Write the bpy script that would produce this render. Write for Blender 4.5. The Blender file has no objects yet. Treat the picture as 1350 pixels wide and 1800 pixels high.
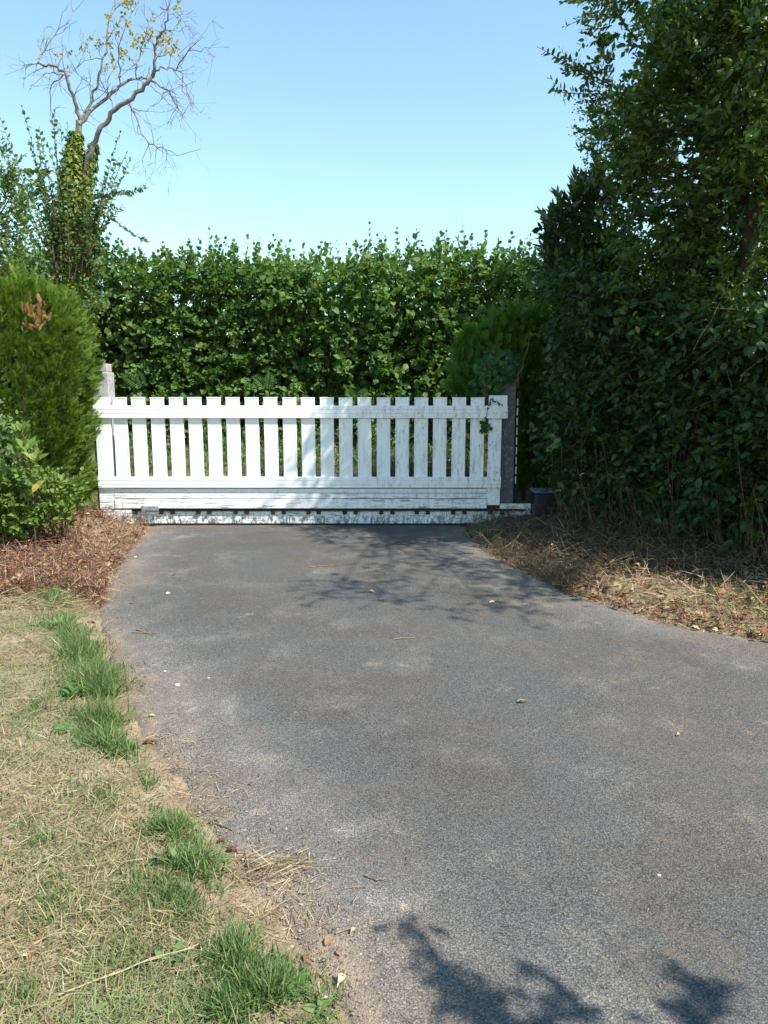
import bpy, bmesh, math
import numpy as np
from mathutils import Vector, Matrix

# ------------------------------------------------------------------ camera, sky, sun, exposure
scene = bpy.context.scene
COL = scene.collection
CAM_H = 1.40
PITCH = math.radians(8.7)
FPX = 1300.0                      # focal length in pixels of a 1350 x 1800 picture
cam_data = bpy.data.cameras.new('camera')
cam_data.sensor_fit = 'VERTICAL'
cam_data.sensor_height = 36.0
cam_data.sensor_width = 27.0
cam_data.lens = 36.0 * FPX / 1800.0
cam_data.clip_start = 0.05
cam_data.clip_end = 5000.0
cam = bpy.data.objects.new('camera', cam_data)
COL.objects.link(cam)
cam.location = (0, 0, CAM_H)
cam.rotation_euler = (math.radians(90) - PITCH, 0, 0)
scene.camera = cam

SUN_EL = math.radians(52)
SUN_AZ = math.atan2(0.85, -0.53)          # from +Y towards +X
S = Vector((math.sin(SUN_AZ) * math.cos(SUN_EL), math.cos(SUN_AZ) * math.cos(SUN_EL), math.sin(SUN_EL)))
world = bpy.data.worlds.new('World')
scene.world = world
world.use_nodes = True
wn = world.node_tree
wn.nodes.clear()
w_out = wn.nodes.new('ShaderNodeOutputWorld')
w_bg = wn.nodes.new('ShaderNodeBackground')
w_sky = wn.nodes.new('ShaderNodeTexSky')
w_sky.sky_type = 'NISHITA'
w_sky.sun_disc = False
w_sky.sun_elevation = SUN_EL
w_sky.sun_rotation = SUN_AZ
w_sky.air_density = 1.5
w_sky.dust_density = 0.0
w_sky.ozone_density = 3.0
w_bg.inputs['Strength'].default_value = 0.138
w_tint = wn.nodes.new('ShaderNodeMix'); w_tint.data_type = 'RGBA'; w_tint.blend_type = 'MULTIPLY'
w_tint.inputs[0].default_value = 1.0
w_tint.inputs[7].default_value = (0.94, 1.025, 1.0, 1)
wn.links.new(w_sky.outputs[0], w_tint.inputs[6]); wn.links.new(w_tint.outputs[2], w_bg.inputs['Color'])
wn.links.new(w_bg.outputs[0], w_out.inputs['Surface'])
sun_data = bpy.data.lights.new('sun', 'SUN')
sun_data.energy = 5.0
sun_data.angle = math.radians(0.53)
sun_data.color = (1.0, 0.95, 0.87)
sun = bpy.data.objects.new('sun', sun_data)
COL.objects.link(sun)
sun.rotation_euler = S.to_track_quat('Z', 'Y').to_euler()
scene.view_settings.view_transform = 'Standard'
scene.view_settings.look = 'None'
scene.view_settings.gamma = 1.0
scene.view_settings.use_curve_mapping = False
scene.view_settings.exposure = 0.85
scene.render.engine = 'CYCLES'
scene.cycles.use_denoising = True
scene.cycles.max_bounces = 6
scene.cycles.transparent_max_bounces = 4

# ------------------------------------------------------------------ small maths
FV = np.array([0, math.cos(PITCH), -math.sin(PITCH)])
UV = np.array([0, math.sin(PITCH), math.cos(PITCH)])
def ray(u, v):
    return FV + np.array([1, 0, 0]) * ((u - 675) / FPX) + UV * ((900 - v) / FPX)
def at(u, v, Y):
    """place on the upright plane at depth Y that lies in the direction (u, v) of the survey picture"""
    d = ray(u, v)
    return np.array([0, 0, CAM_H]) + d * (Y / d[1])
def gp(u, v, z=0.0):
    d = ray(u, v)
    return np.array([0, 0, CAM_H]) + d * ((z - CAM_H) / d[2])
def unit(a):
    a = np.asarray(a, float)
    return a / np.maximum(np.linalg.norm(a, axis=-1, keepdims=True), 1e-9)
def hash2(ix, iy, seed=0):
    h = np.sin(ix * 127.1 + iy * 311.7 + seed * 74.7) * 43758.5453
    return h - np.floor(h)
def vnoise(x, y, seed=0):
    x = np.asarray(x, float); y = np.asarray(y, float)
    ix = np.floor(x); iy = np.floor(y); fx = x - ix; fy = y - iy
    fx = fx * fx * (3 - 2 * fx); fy = fy * fy * (3 - 2 * fy)
    a = hash2(ix, iy, seed); b = hash2(ix + 1, iy, seed); c = hash2(ix, iy + 1, seed); d = hash2(ix + 1, iy + 1, seed)
    return a + (b - a) * fx + (c - a) * fy + (a - b - c + d) * fx * fy
def fbm(x, y, seed=0, o=4):
    s = 0; a = 0.5
    for k in range(o):
        s = s + a * vnoise(x * 2 ** k, y * 2 ** k, seed + k * 13); a *= 0.5
    return s
def smooth(a, b, x):
    t = np.clip((np.asarray(x, float) - a) / (b - a), 0, 1)
    return t * t * (3 - 2 * t)
def poly_sdf(px, py, poly):
    """signed distance, negative inside"""
    poly = np.asarray(poly, float)
    x = np.asarray(px, float); y = np.asarray(py, float)
    d = np.full(x.shape, 1e9); inside = np.zeros(x.shape, bool)
    n = len(poly)
    for i in range(n):
        ax, ay = poly[i]; bx, by = poly[(i + 1) % n]
        ex, ey = bx - ax, by - ay
        t = np.clip(((x - ax) * ex + (y - ay) * ey) / (ex * ex + ey * ey + 1e-12), 0, 1)
        d = np.minimum(d, np.hypot(x - ax - t * ex, y - ay - t * ey))
        c = ((ay > y) != (by > y)) & (x < (bx - ax) * (y - ay) / (by - ay + 1e-12) + ax)
        inside ^= c
    return np.where(inside, -d, d)

# ------------------------------------------------------------------ object helpers
def tag(o, label=None, cat=None, group=None, kind=None):
    if label: o['label'] = label
    if cat: o['category'] = cat
    if group: o['group'] = group
    if kind: o['kind'] = kind
    return o
def thing(name, label, cat, loc=(0, 0, 0), group=None):
    o = bpy.data.objects.new(name, None)
    o.empty_display_size = 0.1
    COL.objects.link(o)
    o.location = [float(c) for c in loc]
    return tag(o, label, cat, group)
def link(name, me, mat=None, parent=None, loc=None, kind=None):
    if mat is not None and not me.materials: me.materials.append(mat)
    o = bpy.data.objects.new(name, me)
    COL.objects.link(o)
    if parent is not None:
        o.parent = parent
        pl = parent.matrix_basis.translation
        if parent.parent is not None: pl = pl + parent.parent.matrix_basis.translation   # part of a part
        if loc is None: o.location = -pl          # mesh data written in world coordinates
        else: o.location = Vector(loc) - pl
    elif loc is not None: o.location = loc
    if kind: o['kind'] = kind
    return o
def np_mesh(name, V, F, rnd=None, smooth_shade=False):
    V = np.ascontiguousarray(V, np.float32); F = np.ascontiguousarray(F, np.int32)
    k = F.shape[1]
    me = bpy.data.meshes.new(name)
    me.vertices.add(len(V)); me.vertices.foreach_set('co', V.ravel())
    me.loops.add(F.size); me.loops.foreach_set('vertex_index', F.ravel())
    me.polygons.add(len(F)); me.polygons.foreach_set('loop_start', np.arange(0, F.size, k, dtype=np.int32))
    if smooth_shade: me.polygons.foreach_set('use_smooth', np.ones(len(F), bool))
    me.update(calc_edges=True)
    if rnd is not None:
        a = me.attributes.new('rnd', 'FLOAT', 'POINT')
        a.data.foreach_set('value', np.ascontiguousarray(rnd, np.float32))
    return me
def bm_mesh(name, bm):
    me = bpy.data.meshes.new(name); bm.to_mesh(me); bm.free(); return me
def box_bm(lo, hi, bevel=0.0, bm=None, seg=1):
    own = bm is None
    if own: bm = bmesh.new()
    r = bmesh.ops.create_cube(bm, size=1.0)
    vs = r['verts']
    for v in vs:
        v.co = Vector([lo[i] + (v.co[i] + 0.5) * (hi[i] - lo[i]) for i in range(3)])
    if bevel > 0:
        es = list({e for v in vs for e in v.link_edges})
        bmesh.ops.bevel(bm, geom=es, offset=bevel, segments=seg, affect='EDGES', profile=0.6)
    return bm
def box(name, lo, hi, mat, parent=None, bevel=0.003):
    return link(name, bm_mesh(name, box_bm(lo, hi, bevel)), mat, parent)

def tubes_geo(paths, sides=4):
    """paths: list of (points (n,3), radii (n,)) -> V, F quads"""
    Vs = []; Fs = []; base = 0
    ang = np.linspace(0, 2 * math.pi, sides, endpoint=False)
    for P, R in paths:
        P = np.asarray(P, float); R = np.broadcast_to(np.asarray(R, float), (len(P),))
        T = unit(np.gradient(P, axis=0))
        ref = np.eye(3)[np.argmin(np.abs(T).max(0))] + np.array([.13, .17, .11])
        A = unit(np.cross(T, ref[None])); B = np.cross(T, A)
        ring = P[:, None] + R[:, None, None] * (np.cos(ang)[None, :, None] * A[:, None] + np.sin(ang)[None, :, None] * B[:, None])
        n = len(P)
        Vs.append(ring.reshape(-1, 3))
        i = np.arange(n - 1)[:, None] * sides; j = np.arange(sides)[None]; j2 = (j + 1) % sides
        q = np.stack([i + j, i + j2, i + sides + j2, i + sides + j], -1).reshape(-1, 4) + base
        Fs.append(q); base += n * sides
    return np.concatenate(Vs), np.concatenate(Fs)
def tubes(name, paths, mat, parent=None, sides=4, kind=None, rng=None, loc=None):
    V, F = tubes_geo(paths, sides)
    rn = None
    if rng is not None:
        rn = np.concatenate([np.full(len(p[0]) * sides, rng.random()) for p in paths])
    return link(name, np_mesh(name, V, F, rn, True), mat, parent, kind=kind, loc=loc)
def wiggle(a, b, n, amp, rng, sag=0.0):
    a = np.asarray(a, float); b = np.asarray(b, float)
    t = np.linspace(0, 1, n)[:, None]
    P = a + (b - a) * t
    off = rng.normal(0, amp, (n, 3)); off[0] = 0
    off = np.cumsum(off, 0) * 0.6
    P = P + off * np.sin(t * math.pi * 0.5)
    P[:, 2] -= sag * (t[:, 0] ** 2)
    return P

# leaf templates: x across, y along (0..1), z out of the face
def T_leaf(w=0.6, fold=0.10, curl=0.12, base=0.35, tip=1.0):
    m = [(0, 0, 0), (0, .3, -.0), (0, .62, curl * .3), (0, 1.0 * tip, curl * -.6)]
    h = w / 2
    l = [(-h * .62, .12, fold * .5), (-h, .36, fold), (-h * .78, .66, fold * .8), (-h * .3, .88, fold * .2)]
    V = m + l + [(-x, y, z) for x, y, z in l]
    F = [(0, 1, 4), (1, 5, 4), (1, 2, 5), (2, 6, 5), (2, 7, 6), (2, 3, 7)]
    F = F + [tuple(reversed([(i if i < 4 else i + 4) for i in f])) for f in F]
    return np.array(V, float), np.array(F)
LEAF_OVAL = T_leaf(0.62)
LEAF_OBOV = T_leaf(0.48, .08, .10)
LEAF_ROUND = T_leaf(0.92, 0.10, 0.16)
LEAF_LANCE = T_leaf(0.30, 0.05, 0.12)
LEAF_LAUREL = T_leaf(0.36, 0.06, -0.10)
def T_ivy():
    V = [(0, 0, 0), (-.42, .02, .05), (-.30, .28, .02), (-.52, .55, .06), (-.18, .6, .02), (0, 1.0, -.05), (.18, .6, .02), (.52, .55, .06), (.30, .28, .02), (.42, .02, .05), (0, .4, 0)]
    F = [(10, i, i + 1) for i in range(0, 9)] + [(10, 9, 0)]
    return np.array(V, float), np.array([(a, c, b) for a, b, c in F])
LEAF_IVY = T_ivy()
def T_frond(pairs=7, w=0.32, seed=3):
    """feathery conifer spray: thin axis with thin side shoots"""
    r = np.random.default_rng(seed)
    V = []; F = []
    def sliver(a, b, wd, z=0.0):
        a = np.array(a, float); b = np.array(b, float)
        d = b - a; p = np.array([-d[1], d[0], 0]); p = p / (np.linalg.norm(p) + 1e-9) * wd
        m = a + d * .55
        i = len(V)
        V.extend([a, m + p, b, m - p]); F.extend([(i, i + 2, i + 1), (i, i + 3, i + 2)])
    sliver((0, 0, 0), (0, 1, 0), .028)
    for k in range(pairs):
        y = .08 + .8 * k / pairs
        L = w * (1 - .55 * k / pairs) * r.uniform(.8, 1.15)
        for s in (-1, 1):
            z = r.normal(0, .07)
            sliver((0, y, 0), (s * L * .72, y + L * .95, z), .030)
            if k < pairs - 2:
                sliver((s * L * .33, y + L * .42, z * .5), (s * L * .28, y + L * .95, z + r.normal(0, .05)), .022)
    return np.array(V), np.array(F)
FROND = T_frond()
def T_blade(segs=3, bend=0.35):
    V = []; F = []
    for k in range(segs):
        t = k / segs
        w = .5 * (1 - t * .75)
        V += [(-w, t, bend * t * t), (w, t, bend * t * t)]
    V.append((0, 1, bend))
    for k in range(segs - 1):
        i = 2 * k; F += [(i, i + 1, i + 3), (i, i + 3, i + 2)]
    i = 2 * (segs - 1); F.append((i, i + 1, i + 2))
    return np.array(V, float), np.array(F)

def frames(D, N):
    Y = unit(D); X = unit(np.cross(Y, N)); Z = np.cross(X, Y)
    return X, Y, Z
def scatter_geo(tmpl, P, D, N, size, rnd, width=None):
    T, TF = tmpl
    X, Y, Z = frames(D, N)
    n = len(P); t = len(T)
    sz = np.asarray(size, float).reshape(-1, 1, 1) * np.ones((n, 1, 1))
    wd = sz if width is None else np.asarray(width, float).reshape(-1, 1, 1) * np.ones((n, 1, 1))
    V = P[:, None] + wd * T[None, :, 0:1] * X[:, None] + sz * (T[None, :, 1:2] * Y[:, None] + T[None, :, 2:3] * Z[:, None])
    F = (TF[None] + (np.arange(n) * t)[:, None, None]).reshape(-1, TF.shape[1])
    return V.reshape(-1, 3), F, np.repeat(rnd, t)
def scatter(name, tmpl, P, D, N, size, rnd, mat, parent=None, width=None, kind='stuff', smooth_shade=False):
    V, F, R = scatter_geo(tmpl, P, D, N, size, rnd, width)
    return link(name, np_mesh(name, V, F, R, smooth_shade), mat, parent, kind=kind)

VARIANTS = {}
def leaf_objects(name, tkey, tmpl, P, D, N, size, rnd, mat, parent):
    """single leaves as parts; alike leaves share a mesh"""
    X, Y, Z = frames(D, N)
    pl = np.array(parent.location) if parent is not None else np.zeros(3)
    out = []
    for i in range(len(P)):
        q = int(np.clip(rnd[i], 0, .999) * 6)
        key = (tkey, mat.name, q)
        if key not in VARIANTS:
            me = np_mesh(tkey, tmpl[0], tmpl[1], np.full(len(tmpl[0]), (q + .5) / 6))
            me.materials.append(mat); VARIANTS[key] = me
        o = bpy.data.objects.new(name, VARIANTS[key])
        COL.objects.link(o)
        o.parent = parent
        M = np.eye(4); M[:3, 0] = X[i] * size[i]; M[:3, 1] = Y[i] * size[i]; M[:3, 2] = Z[i] * size[i]; M[:3, 3] = P[i] - pl
        o.matrix_basis = Matrix(M.tolist())
        out.append(o)
    return out

def sprays(O, D, L, n, leaf, rng, up=0.5, out=0.75, droop=0.0, size_var=0.25, tilt=0.5):
    """alternate leaves along N shoots; returns P, Dleaf, Nleaf, size, rnd and the shoot paths"""
    N = len(O)
    O = np.asarray(O, float); D = unit(D)
    L = np.asarray(L, float) * np.ones(N)
    side = unit(np.cross(D, unit(rng.normal(0, 1, (N, 3)) + np.array([0, 0, 1.2]))))
    t = (np.arange(n) + .6) / n
    sgn = np.where(np.arange(n) % 2 == 0, 1.0, -1.0)
    P = O[:, None] + D[:, None] * (L[:, None, None] * t[None, :, None])
    P[:, :, 2] -= droop * L[:, None] * t[None] ** 2
    DL = D[:, None] * (1 - out * .6) + side[:, None] * (sgn[None, :, None] * out) + rng.normal(0, .28, (N, n, 3))
    DL[:, -1] = D + rng.normal(0, .2, (N, 3))
    DL[:, :, 2] -= droop * .8
    NL = np.array([0, 0, 1.0]) * up + D[:, None] * .25 + rng.normal(0, tilt, (N, n, 3))
    sz = leaf * (1 + rng.uniform(-size_var, size_var, (N, n))) * (1 - .35 * (t[None] > .85))
    base = rng.random((N, 1)) * .5 + rng.random((N, n)) * .5
    return P.reshape(-1, 3), DL.reshape(-1, 3), NL.reshape(-1, 3), sz.ravel(), base.ravel()
def shoot_paths(O, D, L, droop=0.0, r=0.003):
    D = unit(D); out = []
    L = np.asarray(L, float) * np.ones(len(O))
    for o, d, l in zip(O, D, L):
        t = np.array([-.25, .4, 1.0])[:, None]
        p = o + d * l * t
        p[:, 2] -= droop * l * np.maximum(t[:, 0], 0) ** 2
        out.append((p, np.array([r, r * .8, r * .4])))
    return out
def cat(*gs):
    return [np.concatenate([g[i] for g in gs]) for i in range(len(gs[0]))]
def take_near(G, k, rng, score):
    """pick the k leaves that show largest; returns (picked, rest)"""
    idx = np.argsort(score + rng.normal(0, .06, len(score)))
    a = idx[:k]; b = idx[k:]
    return [g[a] for g in G], [g[b] for g in G]

# ------------------------------------------------------------------ materials
def new_mat(name):
    m = bpy.data.materials.new(name); m.use_nodes = True
    nt = m.node_tree; nt.nodes.clear()
    return m, nt
def N_(nt, typ, **kw):
    n = nt.nodes.new(typ)
    for k, v in kw.items():
        if k in n.inputs.keys() if hasattr(n.inputs, 'keys') else False: n.inputs[k].default_value = v
        else: setattr(n, k, v)
    return n
def ramp(nt, fac, stops, interp='LINEAR'):
    r = nt.nodes.new('ShaderNodeValToRGB'); r.color_ramp.interpolation = interp
    e = r.color_ramp.elements
    while len(e) > 1: e.remove(e[-1])
    e[0].position = stops[0][0]; e[0].color = (*stops[0][1], 1)
    for p, c in stops[1:]:
        q = e.new(p); q.color = (*c, 1)
    nt.links.new(fac, r.inputs['Fac'])
    return r.outputs['Color']
def noise(nt, vec, scale, detail=4, rough=0.55):
    n = nt.nodes.new('ShaderNodeTexNoise')
    n.inputs['Scale'].default_value = scale; n.inputs['Detail'].default_value = detail; n.inputs['Roughness'].default_value = rough
    nt.links.new(vec, n.inputs['Vector'])
    return n.outputs['Fac']
def mix(nt, fac, a, b, mode='MIX'):
    m = nt.nodes.new('ShaderNodeMix'); m.data_type = 'RGBA'; m.blend_type = mode
    for sock, val in ((m.inputs['Factor'], fac), (m.inputs['A'], a), (m.inputs['B'], b)):
        pass
    i_f = [s for s in m.inputs if s.name == 'Factor' and s.type == 'VALUE'][0]
    i_a = [s for s in m.inputs if s.name == 'A' and s.type == 'RGBA'][0]
    i_b = [s for s in m.inputs if s.name == 'B' and s.type == 'RGBA'][0]
    for sock, val in ((i_f, fac), (i_a, a), (i_b, b)):
        if isinstance(val, (int, float)): sock.default_value = val
        elif isinstance(val, tuple): sock.default_value = (*val, 1)
        else: nt.links.new(val, sock)
    return [s for s in m.outputs if s.type == 'RGBA'][0]
def math_(nt, op, a, b=None, clamp=False):
    m = nt.nodes.new('ShaderNodeMath'); m.operation = op; m.use_clamp = clamp
    for i, val in ((0, a), (1, b)):
        if val is None: continue
        if isinstance(val, (int, float)): m.inputs[i].default_value = val
        else: nt.links.new(val, m.inputs[i])
    return m.outputs[0]
def maprange(nt, v, a, b, c=0.0, d=1.0):
    m = nt.nodes.new('ShaderNodeMapRange'); m.interpolation_type = 'SMOOTHSTEP'
    nt.links.new(v, m.inputs[0])
    for i, x in ((1, a), (2, b), (3, c), (4, d)): m.inputs[i].default_value = x
    return m.outputs[0]
def attr(nt, name):
    a = nt.nodes.new('ShaderNodeAttribute'); a.attribute_name = name
    return a.outputs['Fac']
def pos(nt):
    g = nt.nodes.new('ShaderNodeNewGeometry'); return g.outputs['Position']
def scaled(nt, vec, s):
    m = nt.nodes.new('ShaderNodeMapping'); m.inputs['Scale'].default_value = s
    nt.links.new(vec, m.inputs['Vector']); return m.outputs[0]
def finish(nt, color, rough=0.8, bump=None, bump_str=0.3, bump_dist=0.01, spec=0.4, trans=0.0, trans_col=None, metallic=0.0):
    out = nt.nodes.new('ShaderNodeOutputMaterial')
    p = nt.nodes.new('ShaderNodeBsdfPrincipled')
    if isinstance(color, tuple): p.inputs['Base Color'].default_value = (*color, 1)
    else: nt.links.new(color, p.inputs['Base Color'])
    if isinstance(rough, (int, float)): p.inputs['Roughness'].default_value = rough
    else: nt.links.new(rough, p.inputs['Roughness'])
    p.inputs['Specular IOR Level'].default_value = spec
    p.inputs['Metallic'].default_value = metallic
    if bump is not None:
        b = nt.nodes.new('ShaderNodeBump'); b.inputs['Strength'].default_value = bump_str; b.inputs['Distance'].default_value = bump_dist
        nt.links.new(bump, b.inputs['Height']); nt.links.new(b.outputs[0], p.inputs['Normal'])
    sh = p.outputs[0]
    if trans > 0:
        t = nt.nodes.new('ShaderNodeBsdfTranslucent')
        tc = trans_col if trans_col is not None else color
        if isinstance(tc, tuple): t.inputs['Color'].default_value = (*tc, 1)
        else: nt.links.new(tc, t.inputs['Color'])
        m = nt.nodes.new('ShaderNodeMixShader'); m.inputs[0].default_value = trans
        nt.links.new(sh, m.inputs[1]); nt.links.new(t.outputs[0], m.inputs[2]); sh = m.outputs[0]
    nt.links.new(sh, out.inputs['Surface'])
def leaf_mat(name, stops, rough=0.45, trans=0.3, spec=0.45, yel=(1.25, 1.25, .5)):
    m, nt = new_mat(name)
    c = ramp(nt, attr(nt, 'rnd'), stops)
    n = noise(nt, pos(nt), 30, 2)
    c = mix(nt, maprange(nt, n, .3, .75, 0, .35), c, mix(nt, 1.0, c, (.72, .76, .66), 'MULTIPLY'))
    tcol = mix(nt, 1.0, c, yel, 'MULTIPLY')
    finish(nt, c, rough, trans=trans, trans_col=tcol, spec=spec)
    return m
M = {}
M['hazel'] = leaf_mat('hazel_leaf', [(0, (.062, .130, .036)), (.5, (.105, .195, .050)), (.85, (.160, .255, .068)), (1, (.22, .27, .08))], .55, .40, .28)
M['broad'] = leaf_mat('broadleaf', [(0, (.034, .076, .018)), (.6, (.060, .115, .024)), (.88, (.115, .175, .034)), (1, (.22, .21, .045))], .42, .38, .4)
M['hornbeam'] = leaf_mat('hornbeam_leaf', [(0, (.024, .060, .016)), (.6, (.046, .098, .024)), (.90, (.085, .150, .032)), (1, (.17, .15, .04))], .45, .36, .4)
M['laurel'] = leaf_mat('laurel_leaf', [(0, (.024, .060, .018)), (.7, (.042, .092, .024)), (1, (.095, .15, .03))], .33, .15, .45)
M['ivy'] = leaf_mat('ivy_leaf', [(0, (.022, .064, .020)), (.6, (.042, .100, .030)), (1, (.075, .14, .04))], .6, .2, .12)
M['ivy_sun'] = leaf_mat('ivy_yellowish_leaf', [(0, (.09, .15, .03)), (.6, (.18, .24, .04)), (1, (.34, .33, .06))], .5, .3, .3)
M['yellow'] = leaf_mat('yellowing_leaf', [(0, (.26, .23, .04)), (.6, (.38, .31, .06)), (1, (.48, .38, .11))], .6, .35, .3)
M['shrub'] = leaf_mat('shrub_leaf', [(0, (.075, .14, .028)), (.55, (.14, .22, .045)), (.9, (.21, .28, .065)), (1, (.34, .31, .09))], .55, .34, .3)
M['grey_leaf'] = leaf_mat('dull_shrub_leaf', [(0, (.085, .15, .05)), (.6, (.14, .22, .075)), (1, (.21, .27, .10))], .5, .38, .35)
M['conifer'] = leaf_mat('conifer_spray', [(0, (.045, .090, .016)), (.4, (.095, .165, .022)), (.85, (.175, .268, .036)), (1, (.25, .32, .06))], .65, .26, .2)
M['conifer_dark'] = leaf_mat('young_conifer_spray', [(0, (.055, .13, .024)), (.6, (.10, .21, .034)), (1, (.15, .27, .05))], .65, .38, .2)
M['brown_spray'] = leaf_mat('dead_conifer_spray', [(0, (.36, .17, .07)), (1, (.58, .34, .17))], .85, .2, .15, (1, .9, .7))
M['grass_green'] = leaf_mat('green_grass', [(0, (.075, .14, .040)), (.5, (.125, .205, .065)), (.8, (.19, .26, .09)), (.93, (.30, .31, .15)), (1, (.46, .40, .22))], .55, .3, .3)
M['grass_dry'] = leaf_mat('dry_grass', [(0, (.16, .13, .065)), (.45, (.28, .23, .12)), (.8, (.42, .345, .195)), (.93, (.50, .43, .28)), (1, (.17, .215, .08))], .8, .15, .15, (1, .95, .8))
M['straw'] = leaf_mat('dry_straw', [(0, (.16, .10, .055)), (.4, (.29, .20, .11)), (.8, (.42, .32, .19)), (1, (.52, .43, .29))], .8, .12, .15, (1, .95, .8))
M['straw_mix'] = leaf_mat('cut_stalks', [(0, (.10, .065, .035)), (.35, (.22, .15, .085)), (.7, (.38, .28, .16)), (.92, (.52, .42, .27)), (1, (.17, .20, .07))], .8, .12, .15, (1, .95, .8))
M['red_litter'] = leaf_mat('red_brown_litter', [(0, (.075, .034, .024)), (.4, (.165, .078, .052)), (.75, (.28, .155, .10)), (1, (.46, .33, .21))], .85, .1, .15, (1, .9, .8))
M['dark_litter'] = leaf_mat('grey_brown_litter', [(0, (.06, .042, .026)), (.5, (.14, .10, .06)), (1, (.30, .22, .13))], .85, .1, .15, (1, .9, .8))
M['dry_leaf'] = leaf_mat('fallen_leaf', [(0, (.13, .04, .032)), (.25, (.24, .10, .055)), (.5, (.34, .20, .10)), (.75, (.48, .37, .19)), (1, (.62, .55, .36))], .75, .12, .2, (1, .9, .8))
M['weed'] = leaf_mat('weed_leaf', [(0, (.08, .17, .045)), (.6, (.13, .235, .07)), (1, (.22, .32, .11))], .55, .3, .3)
M['fern'] = leaf_mat('fern_leaf', [(0, (.09, .18, .04)), (1, (.16, .26, .07))], .55, .35, .3)
M['grit'] = leaf_mat('sandy_grit', [(0, (.11, .09, .075)), (.5, (.24, .19, .145)), (.9, (.32, .26, .20)), (1, (.42, .37, .31))], .9, .02, .1)
def bark(name, a, b, scale=18):
    m, nt = new_mat(name)
    p = pos(nt)
    n = noise(nt, scaled(nt, p, (1, 1, .25)), scale, 5, .65)
    finish(nt, ramp(nt, n, [(.25, a), (.75, b)]), .85, n, .6, .02, .2)
    return m
M['bark'] = bark('bark', (.035, .026, .018), (.13, .10, .07))
M['dead_bark'] = bark('pale_dead_bark', (.08, .068, .06), (.36, .32, .29))
M['pale_stalk'] = bark('pale_stalk', (.28, .22, .12), (.52, .43, .28), 40)
M['twig'] = bark('twig_bark', (.05, .035, .022), (.16, .11, .07), 40)
M['dry_stem'] = bark('dry_stem', (.13, .085, .05), (.36, .27, .17), 40)

def mat_asphalt():
    m, nt = new_mat('weathered_asphalt')
    p = pos(nt)
    v = nt.nodes.new('ShaderNodeTexVoronoi'); v.inputs['Scale'].default_value = 190; v.inputs['Randomness'].default_value = 1
    nt.links.new(p, v.inputs['Vector'])
    sep = nt.nodes.new('ShaderNodeSeparateColor'); nt.links.new(v.outputs['Color'], sep.inputs[0])
    stone = ramp(nt, sep.outputs[0], [(0, (.073, .073, .068)), (.45, (.101, .101, .094)), (.8, (.126, .126, .117)), (.95, (.149, .147, .137)), (1, (.192, .188, .174))])
    gap = maprange(nt, v.outputs['Distance'], .35, .75, 0, .75)
    c = mix(nt, gap, stone, (.028, .027, .026))
    f = noise(nt, p, 60, 3)
    c = mix(nt, maprange(nt, f, .55, .8, 0, .5), c, (.15, .145, .14))
    # brownish film, moss-dark areas and bleached areas
    n1 = noise(nt, p, 1.1, 5, .6); n2 = noise(nt, scaled(nt, p, (1, .8, 1)), 2.6, 6, .65); n3 = noise(nt, p, .55, 4, .6)
    c = mix(nt, maprange(nt, n1, .42, .62, 0, .8), c, mix(nt, 1.0, c, (1.12, 1.0, .90), 'MULTIPLY'))
    c = mix(nt, maprange(nt, n2, .50, .70, 0, .6), c, mix(nt, 1.0, c, (1.7, 1.62, 1.52), 'MULTIPLY'))
    c = mix(nt, maprange(nt, n3, .46, .66, 0, .6), c, mix(nt, 1.0, c, (.66, .66, .69), 'MULTIPLY'))
    n4 = noise(nt, p, 4.2, 5, .7)
    c = mix(nt, maprange(nt, n4, .60, .72, 0, .6), c, mix(nt, 1.0, c, (2.3, 1.95, 1.6), 'MULTIPLY'))
    n6 = noise(nt, scaled(nt, p, (1, 1, 1)), 1.9, 6, .7); n7 = noise(nt, p, 38, 4, .75)      # brown plant dust caught in the texture
    c = mix(nt, math_(nt, 'MULTIPLY', maprange(nt, n6, .47, .64), maprange(nt, n7, .46, .62, 0, .50)), c, (.150, .108, .078))
    e = attr(nt, 'edge')                       # sand and dust washed to the margins
    en = math_(nt, 'ADD', e, math_(nt, 'MULTIPLY', math_(nt, 'SUBTRACT', n2, .5), .9))
    e2 = math_(nt, 'ADD', attr(nt, 'dust'), math_(nt, 'MULTIPLY', math_(nt, 'SUBTRACT', n2, .5), 1.3))
    c = mix(nt, maprange(nt, e2, .25, 1.0, 0, .62), c, mix(nt, 1.0, c, (2.1, 1.95, 1.8), 'MULTIPLY'))
    grain = noise(nt, p, 260, 3, .8)
    sand = mix(nt, maprange(nt, n4, .4, .6), (.24, .19, .145), (.37, .28, .20))
    g2 = noise(nt, p, 95, 4, .8)
    sand = mix(nt, maprange(nt, g2, .45, .65, 0, .65), sand, mix(nt, 1.0, sand, (.55, .52, .50), 'MULTIPLY'))
    sand = mix(nt, maprange(nt, grain, .35, .7, 0, .7), sand, mix(nt, 1.0, sand, (.45, .42, .40), 'MULTIPLY'))
    n5 = noise(nt, p, 14, 6, .75)
    en = math_(nt, 'ADD', en, math_(nt, 'MULTIPLY', math_(nt, 'SUBTRACT', n5, .5), .9))
    c = mix(nt, maprange(nt, en, .62, 1.15, 0, .95), c, sand)
    h = math_(nt, 'SUBTRACT', 1.0, v.outputs['Distance'])
    finish(nt, c, .88, h, .55, .004, .25)
    return m
M['asphalt'] = mat_asphalt()
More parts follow.
